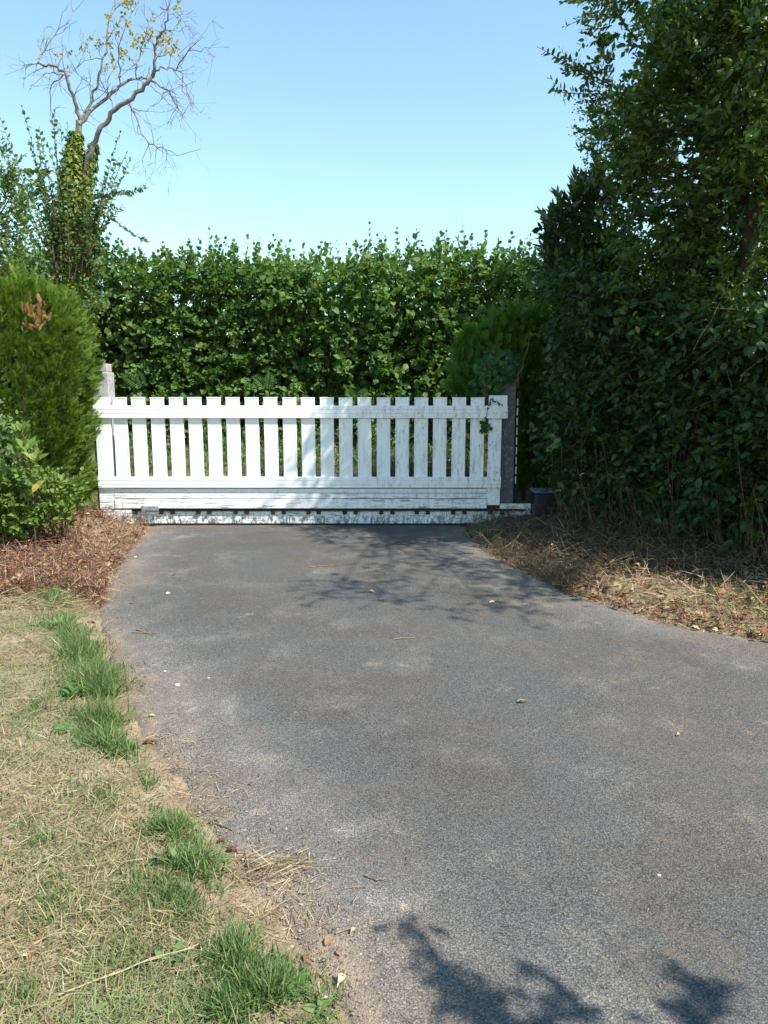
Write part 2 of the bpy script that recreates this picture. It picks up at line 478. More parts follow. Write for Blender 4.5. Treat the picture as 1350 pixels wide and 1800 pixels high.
def mat_soil():
    m, nt = new_mat('dry_soil')
    p = pos(nt)
    a = noise(nt, p, 5, 6, .65); b = noise(nt, p, 55, 4, .7)
    c = ramp(nt, a, [(.3, (.17, .12, .075)), (.5, (.29, .215, .14)), (.7, (.40, .31, .21))])
    c = mix(nt, maprange(nt, b, .5, .75, 0, .6), c, (.11, .08, .05))
    g = noise(nt, p, 9, 4)
    sy = nt.nodes.new('ShaderNodeSeparateXYZ'); nt.links.new(p, sy.inputs[0])
    c = mix(nt, maprange(nt, sy.outputs[1], 9.0, 12.5, 0, .95), c, mix(nt, maprange(nt, a, .4, .65), (.045, .055, .022), (.075, .095, .03)))
    c = mix(nt, maprange(nt, g, .52, .7, 0, .6), c, (.12, .14, .05))
    hedge_shade = math_(nt, 'ADD', math_(nt, 'MULTIPLY', sy.outputs[0], .78), math_(nt, 'MULTIPLY', sy.outputs[1], .63))  # soil darkens towards the right hedge: its shade painted into the colour
    c = mix(nt, maprange(nt, math_(nt, 'ADD', hedge_shade, math_(nt, 'MULTIPLY', a, .8)), 5.4, 5.9, 0, .85), c, mix(nt, maprange(nt, b, .4, .6), (.045, .034, .022), (.10, .075, .05)))
    finish(nt, c, .95, b, .8, .02, .15)
    return m
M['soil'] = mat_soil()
def mat_paint():
    m, nt = new_mat('weathered_white_paint')
    p = pos(nt)
    sp = nt.nodes.new('ShaderNodeSeparateXYZ'); nt.links.new(p, sp.inputs[0])
    streak = noise(nt, scaled(nt, p, (26, 26, 5)), 1.0, 6, .7)
    crack = noise(nt, scaled(nt, p, (60, 60, 26)), 1.0, 5, .75)
    side = maprange(nt, sp.outputs[0], -1.0, .6, .18, 1.0)          # the older, mildewed half of the gate
    c = (.82, .82, .80)
    c = mix(nt, math_(nt, 'MULTIPLY', maprange(nt, streak, .44, .70, 0, .62), side), c, (.42, .43, .42))
    c = mix(nt, math_(nt, 'MULTIPLY', maprange(nt, crack, .55, .62, 0, .9), math_(nt, 'MULTIPLY', side, maprange(nt, streak, .42, .62))), c, (.12, .12, .115))
    low = maprange(nt, sp.outputs[2], .20, .07, 0, 1)                # splashed mud on the sill
    blot = noise(nt, scaled(nt, p, (34, 34, 14)), 1.0, 6, .8)
    c = mix(nt, math_(nt, 'MULTIPLY', low, maprange(nt, blot, .47, .56, 0, .9)), c, (.10, .09, .075))
    mid = maprange(nt, sp.outputs[2], .46, .30, 0, 1)
    line = noise(nt, scaled(nt, p, (6, 6, 55)), 1.0, 6, .75)
    c = mix(nt, math_(nt, 'MULTIPLY', mid, maprange(nt, line, .52, .60, 0, .8)), c, (.20, .18, .15))
    finish(nt, c, .5, crack, .08, .004, .35)
    return m
M['paint'] = mat_paint()
def mat_concrete(name, a, b, spot):
    m, nt = new_mat(name)
    p = pos(nt)
    n = noise(nt, p, 14, 6, .7); q = noise(nt, p, 70, 4, .7); r = noise(nt, p, 26, 5, .75)
    c = ramp(nt, n, [(.3, a), (.7, b)])
    c = mix(nt, maprange(nt, r, .52, .66, 0, .75), c, spot)
    finish(nt, c, .92, q, .7, .01, .2)
    return m
M['concrete'] = mat_concrete('lichened_concrete', (.30, .29, .27), (.50, .49, .46), (.17, .165, .16))
M['concrete_dark'] = mat_concrete('mossy_dark_concrete', (.10, .105, .115), (.17, .175, .185), (.34, .34, .32))
def mat_plain(name, col, rough, metallic=0.0, var=.25, spec=.4):
    m, nt = new_mat(name)
    n = noise(nt, pos(nt), 24, 5, .65)
    c = mix(nt, maprange(nt, n, .35, .7), tuple(x * (1 - var) for x in col), tuple(min(1, x * (1 + var)) for x in col))
    finish(nt, c, rough, n, .15, .005, spec, metallic=metallic)
    return m
M['black_plastic'] = mat_plain('black_plastic', (.018, .020, .030), .4)
M['grey_plastic'] = mat_plain('dusty_grey_plastic', (.16, .19, .24), .7)
M['dark_steel'] = mat_plain('dark_steel', (.022, .021, .02), .65, .3)
M['galvanised'] = mat_plain('galvanised_steel', (.50, .58, .66), .38, .8)
M['stone'] = mat_plain('grey_stone', (.30, .29, .27), .9)
M['white_stone'] = mat_plain('white_stone', (.70, .68, .64), .8)

# ------------------------------------------------------------------ ground and driveway
left_px = [(265, 929), (232, 962), (205, 1000), (186, 1040), (172, 1085), (190, 1132), (225, 1195), (255, 1280), (318, 1345), (338, 1410), (398, 1480), (470, 1560), (520, 1640), (596, 1700), (622, 1800)]
right_px = [(1350, 1128), (1200, 1103), (1100, 1073), (1010, 1048), (930, 1010), (862, 975), (818, 938)]
DRIVE = [tuple(gp(u, v)[:2]) for u, v in left_px]
DRIVE += [(-.02, 1.0), (.1, -3.0), (7.0, -3.0), (6.0, 2.2), (3.6, 3.75)]
DRIVE += [tuple(gp(u, v)[:2]) for u, v in right_px]
DRIVE += [(.95, 8.35), (-2.7, 8.35)]
def drive_sdf(x, y):
    d = poly_sdf(x, y, DRIVE)
    return d + (fbm(x * 3.2, y * 3.2, 5) - .47) * .16 + (vnoise(x * 14, y * 14, 8) - .5) * .03
LITTER_L = gp(120, 950); 
def ground_z(x, y):
    x = np.asarray(x, float); y = np.asarray(y, float)
    z = (fbm(x * 1.1, y * 1.1, 2) - .47) * .05 + (fbm(x * 6, y * 6, 9, 2) - .37) * .02
    d = poly_sdf(x, y, DRIVE)
    z = z * smooth(0.0, .6, d) + smooth(-.02, .5, d) * .035 - .012 * (1 - smooth(0, .12, d))
    # bank behind the gate that carries the hedge
    z = z + smooth(8.9, 11.3, y) * .56
    # heaps of cut stuff either side of the gate
    z = z + .13 * np.exp(-(((x + 3.15) / .45) ** 2 + ((y - 7.55) / .55) ** 2))
    z = z + .10 * smooth(0, .8, (x - 1.55) * .78 + (y - 7.0) * .63) * (1 - smooth(8.0, 9.0, y))
    return z
def grid(x0, x1, nx, y0, y1, ny):
    gx, gy = np.meshgrid(np.linspace(x0, x1, nx), np.linspace(y0, y1, ny))
    i = np.arange((ny - 1) * nx).reshape(ny - 1, nx)[:, :-1].ravel()
    F = np.stack([i, i + 1, i + nx + 1, i + nx], -1)
    return gx.ravel(), gy.ravel(), F
# one sheet: fine near the camera, stretched out to the horizon
def axis(lo, hi, step, far):
    c = np.arange(lo, hi + 1e-6, step); g = []
    s = step
    p = hi
    while p < far: s *= 1.5; p += s; g.append(p)
    q = []; s = step; p = lo
    while p > -far: s *= 1.5; p -= s; q.append(p)
    return np.array(q[::-1] + list(c) + g)
ax = axis(-6, 6, .06, 900); ay = axis(-1, 13, .06, 900)
gx, gy = np.meshgrid(ax, ay)
i = np.arange((len(ay) - 1) * len(ax)).reshape(len(ay) - 1, len(ax))[:, :-1].ravel()
F = np.stack([i, i + 1, i + len(ax) + 1, i + len(ax)], -1)
gx = gx.ravel(); gy = gy.ravel()
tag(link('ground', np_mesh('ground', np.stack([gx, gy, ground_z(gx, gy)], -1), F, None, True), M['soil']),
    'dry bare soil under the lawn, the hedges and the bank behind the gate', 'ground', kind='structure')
gx, gy, F = grid(-3.6, 7.2, 300, -3.0, 8.4, 330)
d = drive_sdf(gx, gy)
gz = np.where(d < 0, .012 * smooth(0, .10, -d) + .004 * (fbm(gx * 1.5, gy * 1.5, 21) - .47), -.10 * smooth(0, .12, d) - .002) + .002
keep = (d[F] < .16).any(1)
F = F[keep]
used = np.unique(F); remap = -np.ones(len(gx), int); remap[used] = np.arange(len(used))
dm = np_mesh('driveway', np.stack([gx, gy, gz], -1)[used], remap[F], None, True)
ea = dm.attributes.new('edge', 'FLOAT', 'POINT')
wid = .22 + .25 * fbm(gx * .9, gy * .9, 31)
ea.data.foreach_set('value', np.clip(1 + d / wid, 0, 1)[used].astype(np.float32))
da = dm.attributes.new('dust', 'FLOAT', 'POINT')
w2 = .45 + .8 * fbm(gx * .7 + 4, gy * .7, 37)
da.data.foreach_set('value', np.clip(1 + d / w2, 0, 1)[used].astype(np.float32))
tag(link('driveway', dm, M['asphalt']), 'worn grey asphalt driveway leading up to the white gate', 'driveway', kind='structure')

# ------------------------------------------------------------------ sliding gate
YG = 8.05                                          # front of the pickets
gate = thing('sliding_gate', 'long white picket sliding gate with mildewed pickets closing the driveway', 'gate', (at(520, 900, YG)[0], YG, 0))
gX = lambda u: at(u, 780, YG)[0]
gZ = lambda v: at(675, v, YG)[2]
zt, zr1, zr0 = gZ(699), gZ(713), gZ(735)
zb1, zb0 = gZ(838), gZ(857)
zp0 = gZ(894)
pick_u = [197.6 + 33.18 * k for k in range(20)]
def picket_mesh(w, z0, z1):
    bm = box_bm((0, 0, z0), (w, .022, z1), .0025)
    # narrow raised bead down both edges and a capped head
    for xx in (.004, w - .010):
        box_bm((xx, -.0035, z0 + .01), (xx + .006, .004, z1 - .012), .0012, bm)
    box_bm((-.002, -.004, z1 - .008), (w + .002, .025, z1 + .004), .0015, bm)
    return bm_mesh('picket', bm)
PKM = picket_mesh(.148, zb0 + .02, zt)
PKM.materials.append(M['paint'])
rng = np.random.default_rng(11)
for u in pick_u:
    # photo columns measured at the picket heads
    x = at(u, 715, YG)[0]
    o = link('picket', PKM, None, gate, (x, YG, rng.normal(0, .0015)))
    o.rotation_euler = (0, rng.normal(0, .0018), 0)
def extrude_profile(name, prof, x0, x1, mat, parent):
    """prof: list of (y, z), closed, run along x"""
    n = len(prof)
    V = [(x0, y, z) for y, z in prof] + [(x1, y, z) for y, z in prof]
    me = bpy.data.meshes.new(name)
    me.from_pydata(V, [], [(k, (k + 1) % n, n + (k + 1) % n, n + k) for k in range(n)] + [tuple(range(n - 1, -1, -1)), tuple(range(n, 2 * n))])
    me.update()
    return link(name, me, mat, parent)
def grooved(z0, z1, yf, yb, cuts):
    """front face at yf with shallow V grooves at the cut fractions"""
    p = [(yb, z0), (yf + .003, z0), (yf, z0 + .003)]
    for c in cuts:
        z = z0 + (z1 - z0) * c
        p += [(yf, z - .0035), (yf + .006, z - .001), (yf + .006, z + .001), (yf, z + .0035)]
    p += [(yf, z1 - .003), (yf + .003, z1), (yb, z1)]
    return p
xl, xr = at(165, 715, YG)[0], at(860, 715, YG)[0]
extrude_profile('top_rail', grooved(zr0, zr1, YG - .030, YG - .0005, (.36, .70)), xl, xr, M['paint'], gate)
xb0, xb1 = at(174, 850, YG)[0], at(879.5, 850, YG)[0]
extrude_profile('bottom_rail', grooved(zb0, zb1, YG - .030, YG - .0005, (.30, .66)), xb0, xb1, M['paint'], gate)
# stiles at both ends
box('stile', (xl + .002, YG - .001, gZ(895)), (xl + .17, YG + .05, zt + .006), M['paint'], gate, .004)
xs = at(859.5, 715, YG)[0]
box('stile', (xs, YG - .002, gZ(888)), (xs + .142, YG + .05, gZ(697)), M['paint'], gate, .004)
box('rail_end_block', (xs - .004, YG - .036, zr0 - .004), (xs + .200, YG + .03, zr1 + .003), M['paint'], gate, .004)
box('stile_cap', (xs + .001, YG - .012, zr1 + .004), (xs + .196, YG + .048, gZ(695)), M['paint'], gate, .003)
box('end_panel', (xl + .03, YG - .003, .04), (at(231, 905, YG)[0], YG + .044, gZ(896.5)), M['paint'], gate, .004)
# kick boards under the bottom rail
kz = [gZ(894), gZ(876.5), gZ(867), gZ(858.5)]
for k in range(3):
    yo = (-.010, -.004, -.001)[k]
    box('kick_board', (xl + .172, YG + yo, kz[k] + .003), (xs - .002, YG + .03, kz[k + 1] - .003), M['paint'], gate, .003)
box('kick_board_backing', (xl + .235, YG + .031, gZ(895)), (xs + .10, YG + .045, zb0 + .01), M['dark_steel'], gate, .001)
# sill beam carrying the toothed rack, running on behind the post to the motor
xe = at(934, 890, YG)[0]
box('sill_beam', (at(188, 910, YG)[0], YG + .030, .035), (xe, YG + .10, gZ(896)), M['paint'], gate, .004)
box('sill_ledge', (xs + .146, YG + .012, gZ(897)), (xe, YG + .045, gZ(886)), M['paint'], gate, .003)
rx0, rx1 = at(232, 900, YG)[0], at(925, 900, YG)[0]
bm = box_bm((rx0, YG + .004, gZ(897.5)), (rx1, YG + .022, gZ(894.8)), .001)
x = rx0 + .01
while x < rx1 - .02:
    box_bm((x, YG + .006, gZ(899.3)), (x + .0095, YG + .020, gZ(897.4)), 0, bm)
    x += .019
link('toothed_rack', bm_mesh('toothed_rack', bm), M['dark_steel'], gate)
blk = [237, 282.6, 302.7, 347.8, 367, 413.6, 432.8, 479.6, 498.3, 541.6, 560, 606, 625, 670, 690, 733, 752, 797, 817, 862, 883]
BLM = bm_mesh('rack_bracket', box_bm((-.022, .0, -.030), (.022, .030, .022), .003)); BLM.materials.append(M['dark_steel'])
for u in blk:
    link('rack_bracket', BLM, None, gate, (at(u, 900, YG)[0], YG + .005, gZ(899.5)))
bk = box('stop_bracket', (at(249, 890, YG)[0], YG - .030, gZ(897)), (at(280, 890, YG)[0], YG - .012, gZ(889)), M['galvanised'], gate, .003)
box('bolt', (at(251, 890, YG)[0], YG - .040, gZ(899)), (at(256, 890, YG)[0], YG - .031, gZ(888)), M['galvanised'], bk, .002)
# ground track
tag(box('gate_track', (-2.75, YG + .03, .004), (1.9, YG + .13, .032), M['dark_steel'], None, .003),
    'dark steel ground track under the white sliding gate', 'track')

# posts
YP = 8.18
pl = thing('gate_post', 'grey lichened concrete post with rounded cap beside the clipped conifer', 'gate post', (at(178, 850, YP)[0], YP + .1, 0), 'concrete gate posts')
px0, px1 = at(160, 690, YP)[0], at(191.5, 690, YP)[0]
bm = box_bm((px0, YP, -.1), (px1, YP + .19, gZ(654.5) + .01), .018, seg=3)
link('shaft', bm_mesh('shaft', bm), M['concrete'], pl)
bm = box_bm((px0 + .045, YP + .02, gZ(654.5) + .0115), (px1 - .015, YP + .17, gZ(639.5) + .01), .012, seg=3)
link('cap', bm_mesh('cap', bm), M['concrete'], pl)
pr = thing('gate_post', 'dark mossy concrete post half hidden by ivy beside the motor box', 'gate post', (at(893, 850, YP)[0], YP + .1, 0), 'concrete gate posts')
qx0, qx1 = at(880, 700, YP)[0] - .02, at(907, 700, YP)[0]
bm = box_bm((qx0, YP, -.1), (qx1, YP + .19, gZ(640)), .015, seg=3)
link('shaft', bm_mesh('shaft', bm), M['concrete_dark'], pr)
gb = box('guide_bar', (qx1 + .015, YP + .05, .1), (qx1 + .045, YP + .08, gZ(690)), M['dark_steel'], pr, .003)
for k in range(9):
    z1 = gZ(700 + k * 17.5); z0 = gZ(700 + k * 17.5 + 13.5)
    box('guide_strip', (qx1 + .020, YP + .038, z0), (qx1 + .034, YP + .049, z1), M['paint'], gb, .002)

# motor box
mo = thing('gate_motor', 'black gate motor box with dusty grey lid at the foot of the hedge', 'gate motor', (*at(956, 905, 8.0)[:2], 0))
a = at(936, 905, 8.0); b = at(977, 866, 8.0)
bm = box_bm((a[0], 7.92, .05), (b[0], 8.16, b[2]), .022, seg=3)
link('housing', bm_mesh('housing', bm), M['black_plastic'], mo)
bm = box_bm((a[0] - .006, 7.912, b[2] + .001), (b[0] + .006, 8.168, b[2] + .035), .014, seg=3)
link('lid', bm_mesh('lid', bm), M['grey_plastic'], mo)

def rock(name, p, r, mat, label, seed, group=None):
    bm = bmesh.new(); bmesh.ops.create_icosphere(bm, subdivisions=2, radius=1)
    g = np.random.default_rng(seed); off = g.uniform(.75, 1.15, len(bm.verts))
    for v, k in zip(bm.verts, off):
        v.co = Vector((v.co.x * r[0], v.co.y * r[1], v.co.z * r[2])) * float(k)
    o = link(name, bm_mesh(name, bm), mat, None, tuple(float(c) for c in p))
    return tag(o, label, 'stone', group)
q = gp(962, 912, .1)
rock('stone', (q[0], q[1], .13), (.06, .05, .07), M['stone'], 'rounded grey stone lying under the black motor box', 4)

# ------------------------------------------------------------------ hazel hedge on the bank
rng = np.random.default_rng(101)
hz = thing('hazel_hedge', 'tall trimmed hazel hedge with round leaves standing behind the white gate', 'hedge', (-.6, 12.2, .5))
def hedge_top(x): return 3.48 + (fbm(x * .9 + 7, x * 0 + 3, 4) - .47) * .28 + .05 * np.sin(x * 1.7)
n = 3900
X = rng.uniform(-6.6, 4.6, n)
Y = 11.55 + rng.exponential(.28, n) + (fbm(X * 1.3, rng.random(n) * .1, 6) - .47) * .5
Y = np.minimum(Y, 13.2)
Z = .62 + (hedge_top(X) - .75) * rng.beta(1.25, 1.0, n)
Y = Y + .30 * (fbm(X * 1.4, Z * 1.4, 17) - .47) * 2
O = np.stack([X, Y, Z], -1)
D = np.stack([rng.normal(0, .55, n), rng.normal(-.65, .35, n), rng.normal(.35, .45, n)], -1)
G1 = sprays(O, D, rng.uniform(.22, .42, n), 7, .084, rng, up=.55, droop=.25, size_var=.42)
n2 = 520                                                        # top surface
X = rng.uniform(-6.6, 4.6, n2); O2 = np.stack([X, rng.uniform(11.6, 13.2, n2), hedge_top(X) - rng.uniform(.0, .35, n2)], -1)
D2 = np.stack([rng.normal(0, .3, n2), rng.normal(-.2, .3, n2), np.ones(n2)], -1)
G2 = sprays(O2, D2, rng.uniform(.25, .45, n2), 8, .078, rng, up=.4)
n3 = 120                                                        # whippy shoots above the trim line
X = rng.uniform(-4.6, 3.2, n3); O3 = np.stack([X, rng.uniform(11.6, 12.6, n3), hedge_top(X) - .1], -1)
D3 = np.stack([rng.normal(0, .12, n3), rng.normal(0, .12, n3), np.ones(n3)], -1)
L3 = rng.gamma(2.2, .085, n3) + .14
G3 = sprays(O3, D3, L3, 8, .080, rng, up=.25, out=.7, tilt=.4)
Gh = cat(G1, G2, G3)
near, rest = take_near(Gh, 300, rng, Gh[0][:, 1] + .35 * np.abs(Gh[0][:, 0] + .6) / 4 + np.where(Gh[0][:, 2] < 1.4, 2, 0))
leaf_objects('leaf', 'hazel_leaf', LEAF_ROUND, *near, M['hazel'], hz)
scatter('foliage', LEAF_ROUND, *rest, M['hazel'], hz)
paths = shoot_paths(O3, D3, L3, 0, .004)
for k in range(110):
    x = rng.uniform(-6.4, 4.4); y = rng.uniform(11.9, 12.7)
    paths.append((wiggle((x, y, .35), (x + rng.normal(0, .35), y + rng.normal(0, .25), hedge_top(np.array([x]))[0] - .1), 7, .04, rng), np.linspace(.016, .006, 7)))
tubes('stems', paths, M['twig'], hz, 4, 'stuff')

# ------------------------------------------------------------------ clipped conifer left of the gate
rng = np.random.default_rng(202)
cf = thing('conifer_hedge', 'clipped bright green conifer hedge with a brown dead patch left of the gate', 'hedge', (-4.3, 7.6, 0))
cx, cy, hx, hy, hh = -4.70, 7.68, 1.62, .44, 2.44
n = 24000
# superellipsoid shell
a = rng.uniform(-math.pi, math.pi, n); t = rng.beta(1.05, .85, n)
def sgnpow(v, p): return np.sign(v) * np.abs(v) ** p
rx = sgnpow(np.cos(a), .30); ry = sgnpow(np.sin(a), .30)
prof = np.where(t < .12, .80 + .2 * t / .12, 1 - .11 * np.clip((t - .88) / .12, 0, 1) ** 2) * (1 - .05 * (1 - smooth(.25, .6, t)))
lump = 1 + .15 * (fbm(a * 2.2 + 9, t * 5, 3) - .47) * 2
gap_ = fbm(a * 9 + 3, t * 16, 55, 3)
dep = 1 - rng.exponential(.03, n) - .10 * smooth(.50, .36, gap_)
P = np.stack([cx + hx * rx * prof * lump * dep, cy + hy * ry * prof * lump * dep, .16 + (hh - .16) * t * (1 + .05 * (lump - 1) * 10 * (t > .8))], -1)
n4 = 2600
xt = rng.uniform(-1, 1, n4); yt = rng.uniform(-1, 1, n4)
P2 = np.stack([cx + hx * .95 * xt, cy + hy * .93 * yt, hh * (1.03 - .07 * np.abs(yt) ** 3 - .06 * np.abs(xt) ** 8) + .12 * (fbm(xt * 4, yt * 3, 8) - .47) + rng.uniform(-.08, .03, n4)], -1)
Dn = np.stack([rx * 1.0, ry * 1.0, .55 + .7 * t], -1) + rng.normal(0, .38, (n, 3))
Dn2 = np.stack([xt * .5, yt * .3, np.full(n4, 1.0)], -1) + rng.normal(0, .3, (n4, 3))
P = np.concatenate([P, P2]); Dn = np.concatenate([Dn, Dn2])
ok = P[:, 0] > -5.5
P = P[ok]; Dn = Dn[ok]
Nn = rng.normal(0, 1, P.shape) + np.array([.5, -.5, .4])
rn = np.clip(.35 + .3 * rng.random(len(P)) + .35 * (fbm(P[:, 0] * 3, P[:, 2] * 3, 12) - .45) + .16 * smooth(1.5, 2.5, P[:, 2]), 0, 1)
bp = at(66, 540, 7.25)
bd = np.hypot((P[:, 0] - bp[0]) / .14, (P[:, 2] - bp[2]) / .20)
brown = (bd + rng.normal(0, .3, len(P)) < 1) & (P[:, 1] < 7.45)
sz = rng.uniform(.06, .145, len(P))
scatter('foliage', FROND, P[~brown], Dn[~brown], Nn[~brown], sz[~brown], rn[~brown], M['conifer'], cf)
bq = at(66, 556, 7.21)
Pb = np.array(bq) + rng.normal(0, 1, (46, 3)) * np.array([.06, .03, .085])
bo = scatter('dead_patch', FROND, Pb, np.array([0, -.35, 1]) + rng.normal(0, .35, (46, 3)), rng.normal(0, 1, (46, 3)) + [0, -1, .3], rng.uniform(.06, .12, 46), rng.random(46), M['brown_spray'], cf)
bo['label'] = 'orange brown dead sprays near the top of the conifer'
# leader tip
Pt = at(38, 496, 7.6) + rng.normal(0, 1, (60, 3)) * np.array([.06, .05, .07])
scatter('leader_shoot', FROND, Pt, np.array([0, 0, 1]) + rng.normal(0, .25, (60, 3)), rng.normal(0, 1, (60, 3)), rng.uniform(.08, .14, 60), rng.uniform(.5, .9, 60), M['conifer'], cf)
paths = []
for k in range(60):
    x0 = cx + rng.uniform(-.85, .85) * hx * .8; y0 = cy + rng.uniform(-.1, .5) * hy
    p0 = np.array([x0, y0, .0]); p1 = np.array([x0 + rng.normal(0, .25), y0 + rng.normal(0, .12), rng.uniform(.8, 2.1)])
    paths.append((wiggle(p0, p1, 6, .03, rng), np.linspace(.022, .006, 6)))
tubes('stems', paths, M['bark'], cf, 5, 'stuff')

# ------------------------------------------------------------------ masses of sprays inside outlines
def in_poly(n, poly, rng):
    poly = np.asarray(poly, float); lo = poly.min(0); hi = poly.max(0); out = np.zeros((0, 2))
    while len(out) < n:
        c = rng.uniform(lo, hi, (n * 2, 2)); out = np.concatenate([out, c[poly_sdf(c[:, 0], c[:, 1], poly) < 0]])
    return out[:n]
def place(uv, Y):
    d = FV[None] + np.stack([(uv[:, 0] - 675) / FPX, 0 * uv[:, 0], 0 * uv[:, 0]], -1) + UV[None] * ((900 - uv[:, 1]) / FPX)[:, None]
    return np.array([0, 0, CAM_H]) + d * (Y / d[:, 1])[:, None]
def branch_to(O, trunk, rng, every, r0=.016):
    """limbs from the nearest trunk point to a share of the spray origins"""
    T = np.concatenate([np.linspace(a, b, 8) for a, b in zip(trunk[:-1], trunk[1:])])
    out = []
    for o in O[::every]:
        low = T[T[:, 2] < o[2] + .2]
        if len(low) == 0: low = T[:1]
        k = low[np.argmin(np.linalg.norm(low - o, axis=1))]
        out.append((wiggle(k, o, 6, .03, rng), np.linspace(r0, .004, 6)))
    return out
def T_low(w):
    return np.array([(0, 0, 0), (-w / 2, .45, .09), (0, 1, -.05), (w / 2, .45, .09)], float), np.array([(0, 2, 1), (0, 3, 2)])
LOW_ROUND, LOW_OVAL = T_low(.95), T_low(.66)

# deep layer of the hazel hedge
rng = np.random.default_rng(102)
n = 14500
X = rng.uniform(-6.8, 5.2, n); Y = rng.uniform(11.75, 13.3, n)
Z = .52 + (hedge_top(X) - .60) * rng.beta(.8, 1.0, n)
X[:4200] = rng.uniform(-6.8, 5.2, 4200); Z[:4200] = rng.uniform(.5, 1.9, 4200)
D = np.stack([rng.normal(0, .5, n), rng.normal(-.5, .5, n), rng.normal(.35, .5, n)], -1)
G = sprays(np.stack([X, Y, Z], -1), D, rng.uniform(.25, .45, n), 7, .098, rng, up=.5, droop=.2, tilt=.7)
n = 2600
X = rng.uniform(-7.2, 6.0, n); O = np.stack([X, rng.uniform(13.2, 14.0, n), rng.uniform(.5, 2.75, n)], -1)
G = cat(G, sprays(O, rng.normal(0, .5, (n, 3)) + [0, -.3, .4], .4, 7, .15, rng, up=.3, tilt=.7))
scatter('inner_foliage', LOW_ROUND, *G, M['hazel'], hz)

# ------------------------------------------------------------------ right: broadleaf tree, laurel, hornbeam hedge, bramble
rng = np.random.default_rng(303)
HD = np.array([-.78, -.63, .15])                      # the way the hedge face looks
tr = thing('broadleaf_tree', 'big dark oval-leaved tree towering over the hedge right of the gate', 'tree', (3.35, 6.9, 0))
trunk = np.array([(3.35, 6.9, -.05), (3.3, 6.85, 1.2), (3.15, 6.75, 2.4), (3.2, 6.5, 3.6), (3.05, 6.2, 4.8), (3.0, 5.9, 5.9)])
limbs = [(trunk, np.array([.11, .095, .08, .06, .045, .02]))]
P1 = [(1088, -40), (1072, 50), (1066, 110), (1052, 160), (1044, 210), (1050, 320), (1085, 380), (1100, 480), (1140, 590), (1420, 640), (1420, -40)]
P1u = [(1010, -40), (1070, -20), (1480, -20), (1480, -420), (1250, -430), (1060, -220)]
def tree_depth(u): return 7.2 - (u - 1045) / 305 * 1.15
uv = in_poly(3000, P1, rng)
cl = fbm(uv[:, 0] / 75, uv[:, 1] / 75, 5)
uv = uv[(cl + rng.normal(0, .035, 3000) > .44)][:1500]
Y = tree_depth(uv[:, 0]) + rng.exponential(.3, len(uv)) - 1.6 * (fbm(uv[:, 0] / 75, uv[:, 1] / 75, 5) - .5)
A = place(uv, Y)
uv2 = in_poly(330, P1u, rng); A2 = place(uv2, tree_depth(uv2[:, 0]) + rng.uniform(-.3, 1.2, 330))
A = np.concatenate([A, A2])
D = HD * .5 + np.array([-.15, 0, .35]) + rng.normal(0, .5, A.shape)
L = rng.uniform(.2, .42, len(A))
Ga = sprays(A, D, L * 1.15, 9, .072, rng, up=.45, out=.7, droop=.15, tilt=.6)
# flung-out twigs against the sky
tw = [((1075, 150), (948, 84)), ((1060, 165), (968, 160)), ((1085, 30), (1010, 34)), ((1080, -5), (986, 3)), ((1070, 80), (1055, 62)), ((1060, 195), (1036, 205)), ((1090, 60), (1040, 75)), ((1068, 120), (1030, 130)), ((1062, 150), (1005, 118)), ((1120, 70), (1075, 15)), ((1060, 240), (1045, 232)), ((1100, 20), (1030, -5)), ((1080, 105), (1050, 88)), ((1070, 170), (1020, 178)), ((1058, 270), (1036, 262)), ((1060, 300), (1040, 292)), ((1075, 45), (1030, 52))]
TO = np.array([at(*a, 6.9) for a, b in tw]); TE = np.array([at(*b, 6.6) for a, b in tw])
TL = np.linalg.norm(TE - TO, axis=1)
Gt = []
for o, e, l in zip(TO, TE, TL):
    Gt.append(sprays(o[None], (e - o)[None], [l], max(9, int(l / .026)), .062, rng, up=.4, out=.75, tilt=.5))
    limbs.append((np.array([o, (o + e) / 2 + [0, 0, -.01], e]), np.array([.006, .004, .002])))
    k = rng.integers(3, 6) if l > .3 else 0
    for q in range(k):
        s = o + (e - o) * rng.uniform(.3, .85); dd = unit(e - o) + rng.normal(0, .6, 3)
        Gt.append(sprays(s[None], dd[None], [.18], 7, .056, rng, up=.4))
Gt = cat(*Gt)
# boughs that reach out over the driveway above the picture and shade it
S_ = np.array(S)
def over(u, v, z):
    g = gp(u, v); return g + S_ * (z / S_[2])
BO = []
for (u, v), z in [((590, 1040), 4.6), ((640, 1025), 4.7), ((690, 1050), 4.5), ((700, 1010), 4.8), ((740, 1000), 4.6), ((760, 975), 4.9), ((800, 960), 4.7), ((850, 985), 4.5), ((860, 1072), 4.4), ((900, 1055), 4.5), ((930, 1030), 4.6), ((960, 1050), 4.3), ((890, 1020), 4.8), ((650, 960), 4.9), ((600, 950), 5.0), ((720, 950), 4.7), ((760, 940), 5.0), ((820, 1000), 4.9), ((560, 938), 5.1), ((980, 1035), 4.6), ((860, 960), 4.7), ((900, 985), 4.6), ((940, 1005), 4.7), ((975, 1022), 4.5), ((900, 950), 4.9), ((850, 942), 4.8), ((940, 975), 4.8), ((1000, 1012), 4.7), ((915, 1010), 4.5), ((955, 1030), 4.8), ((985, 1000), 4.9), ((870, 1000), 4.4), ((965, 985), 4.6), ((920, 965), 4.5), ((1005, 1030), 4.9), ((880, 935), 4.6), ((930, 1020), 4.9), ((985, 1015), 4.4), ((1010, 1000), 4.6), ((895, 1000), 4.9), ((945, 950), 4.7), ((990, 980), 4.8), ((690, 975), 4.8), ((730, 965), 4.7), ((780, 985), 4.8), ((670, 1040), 4.7)]:
    BO.append(over(u, v, z))
BO = np.array(BO)
OB = np.concatenate([b + rng.normal(0, .15, (15, 3)) for b in BO])
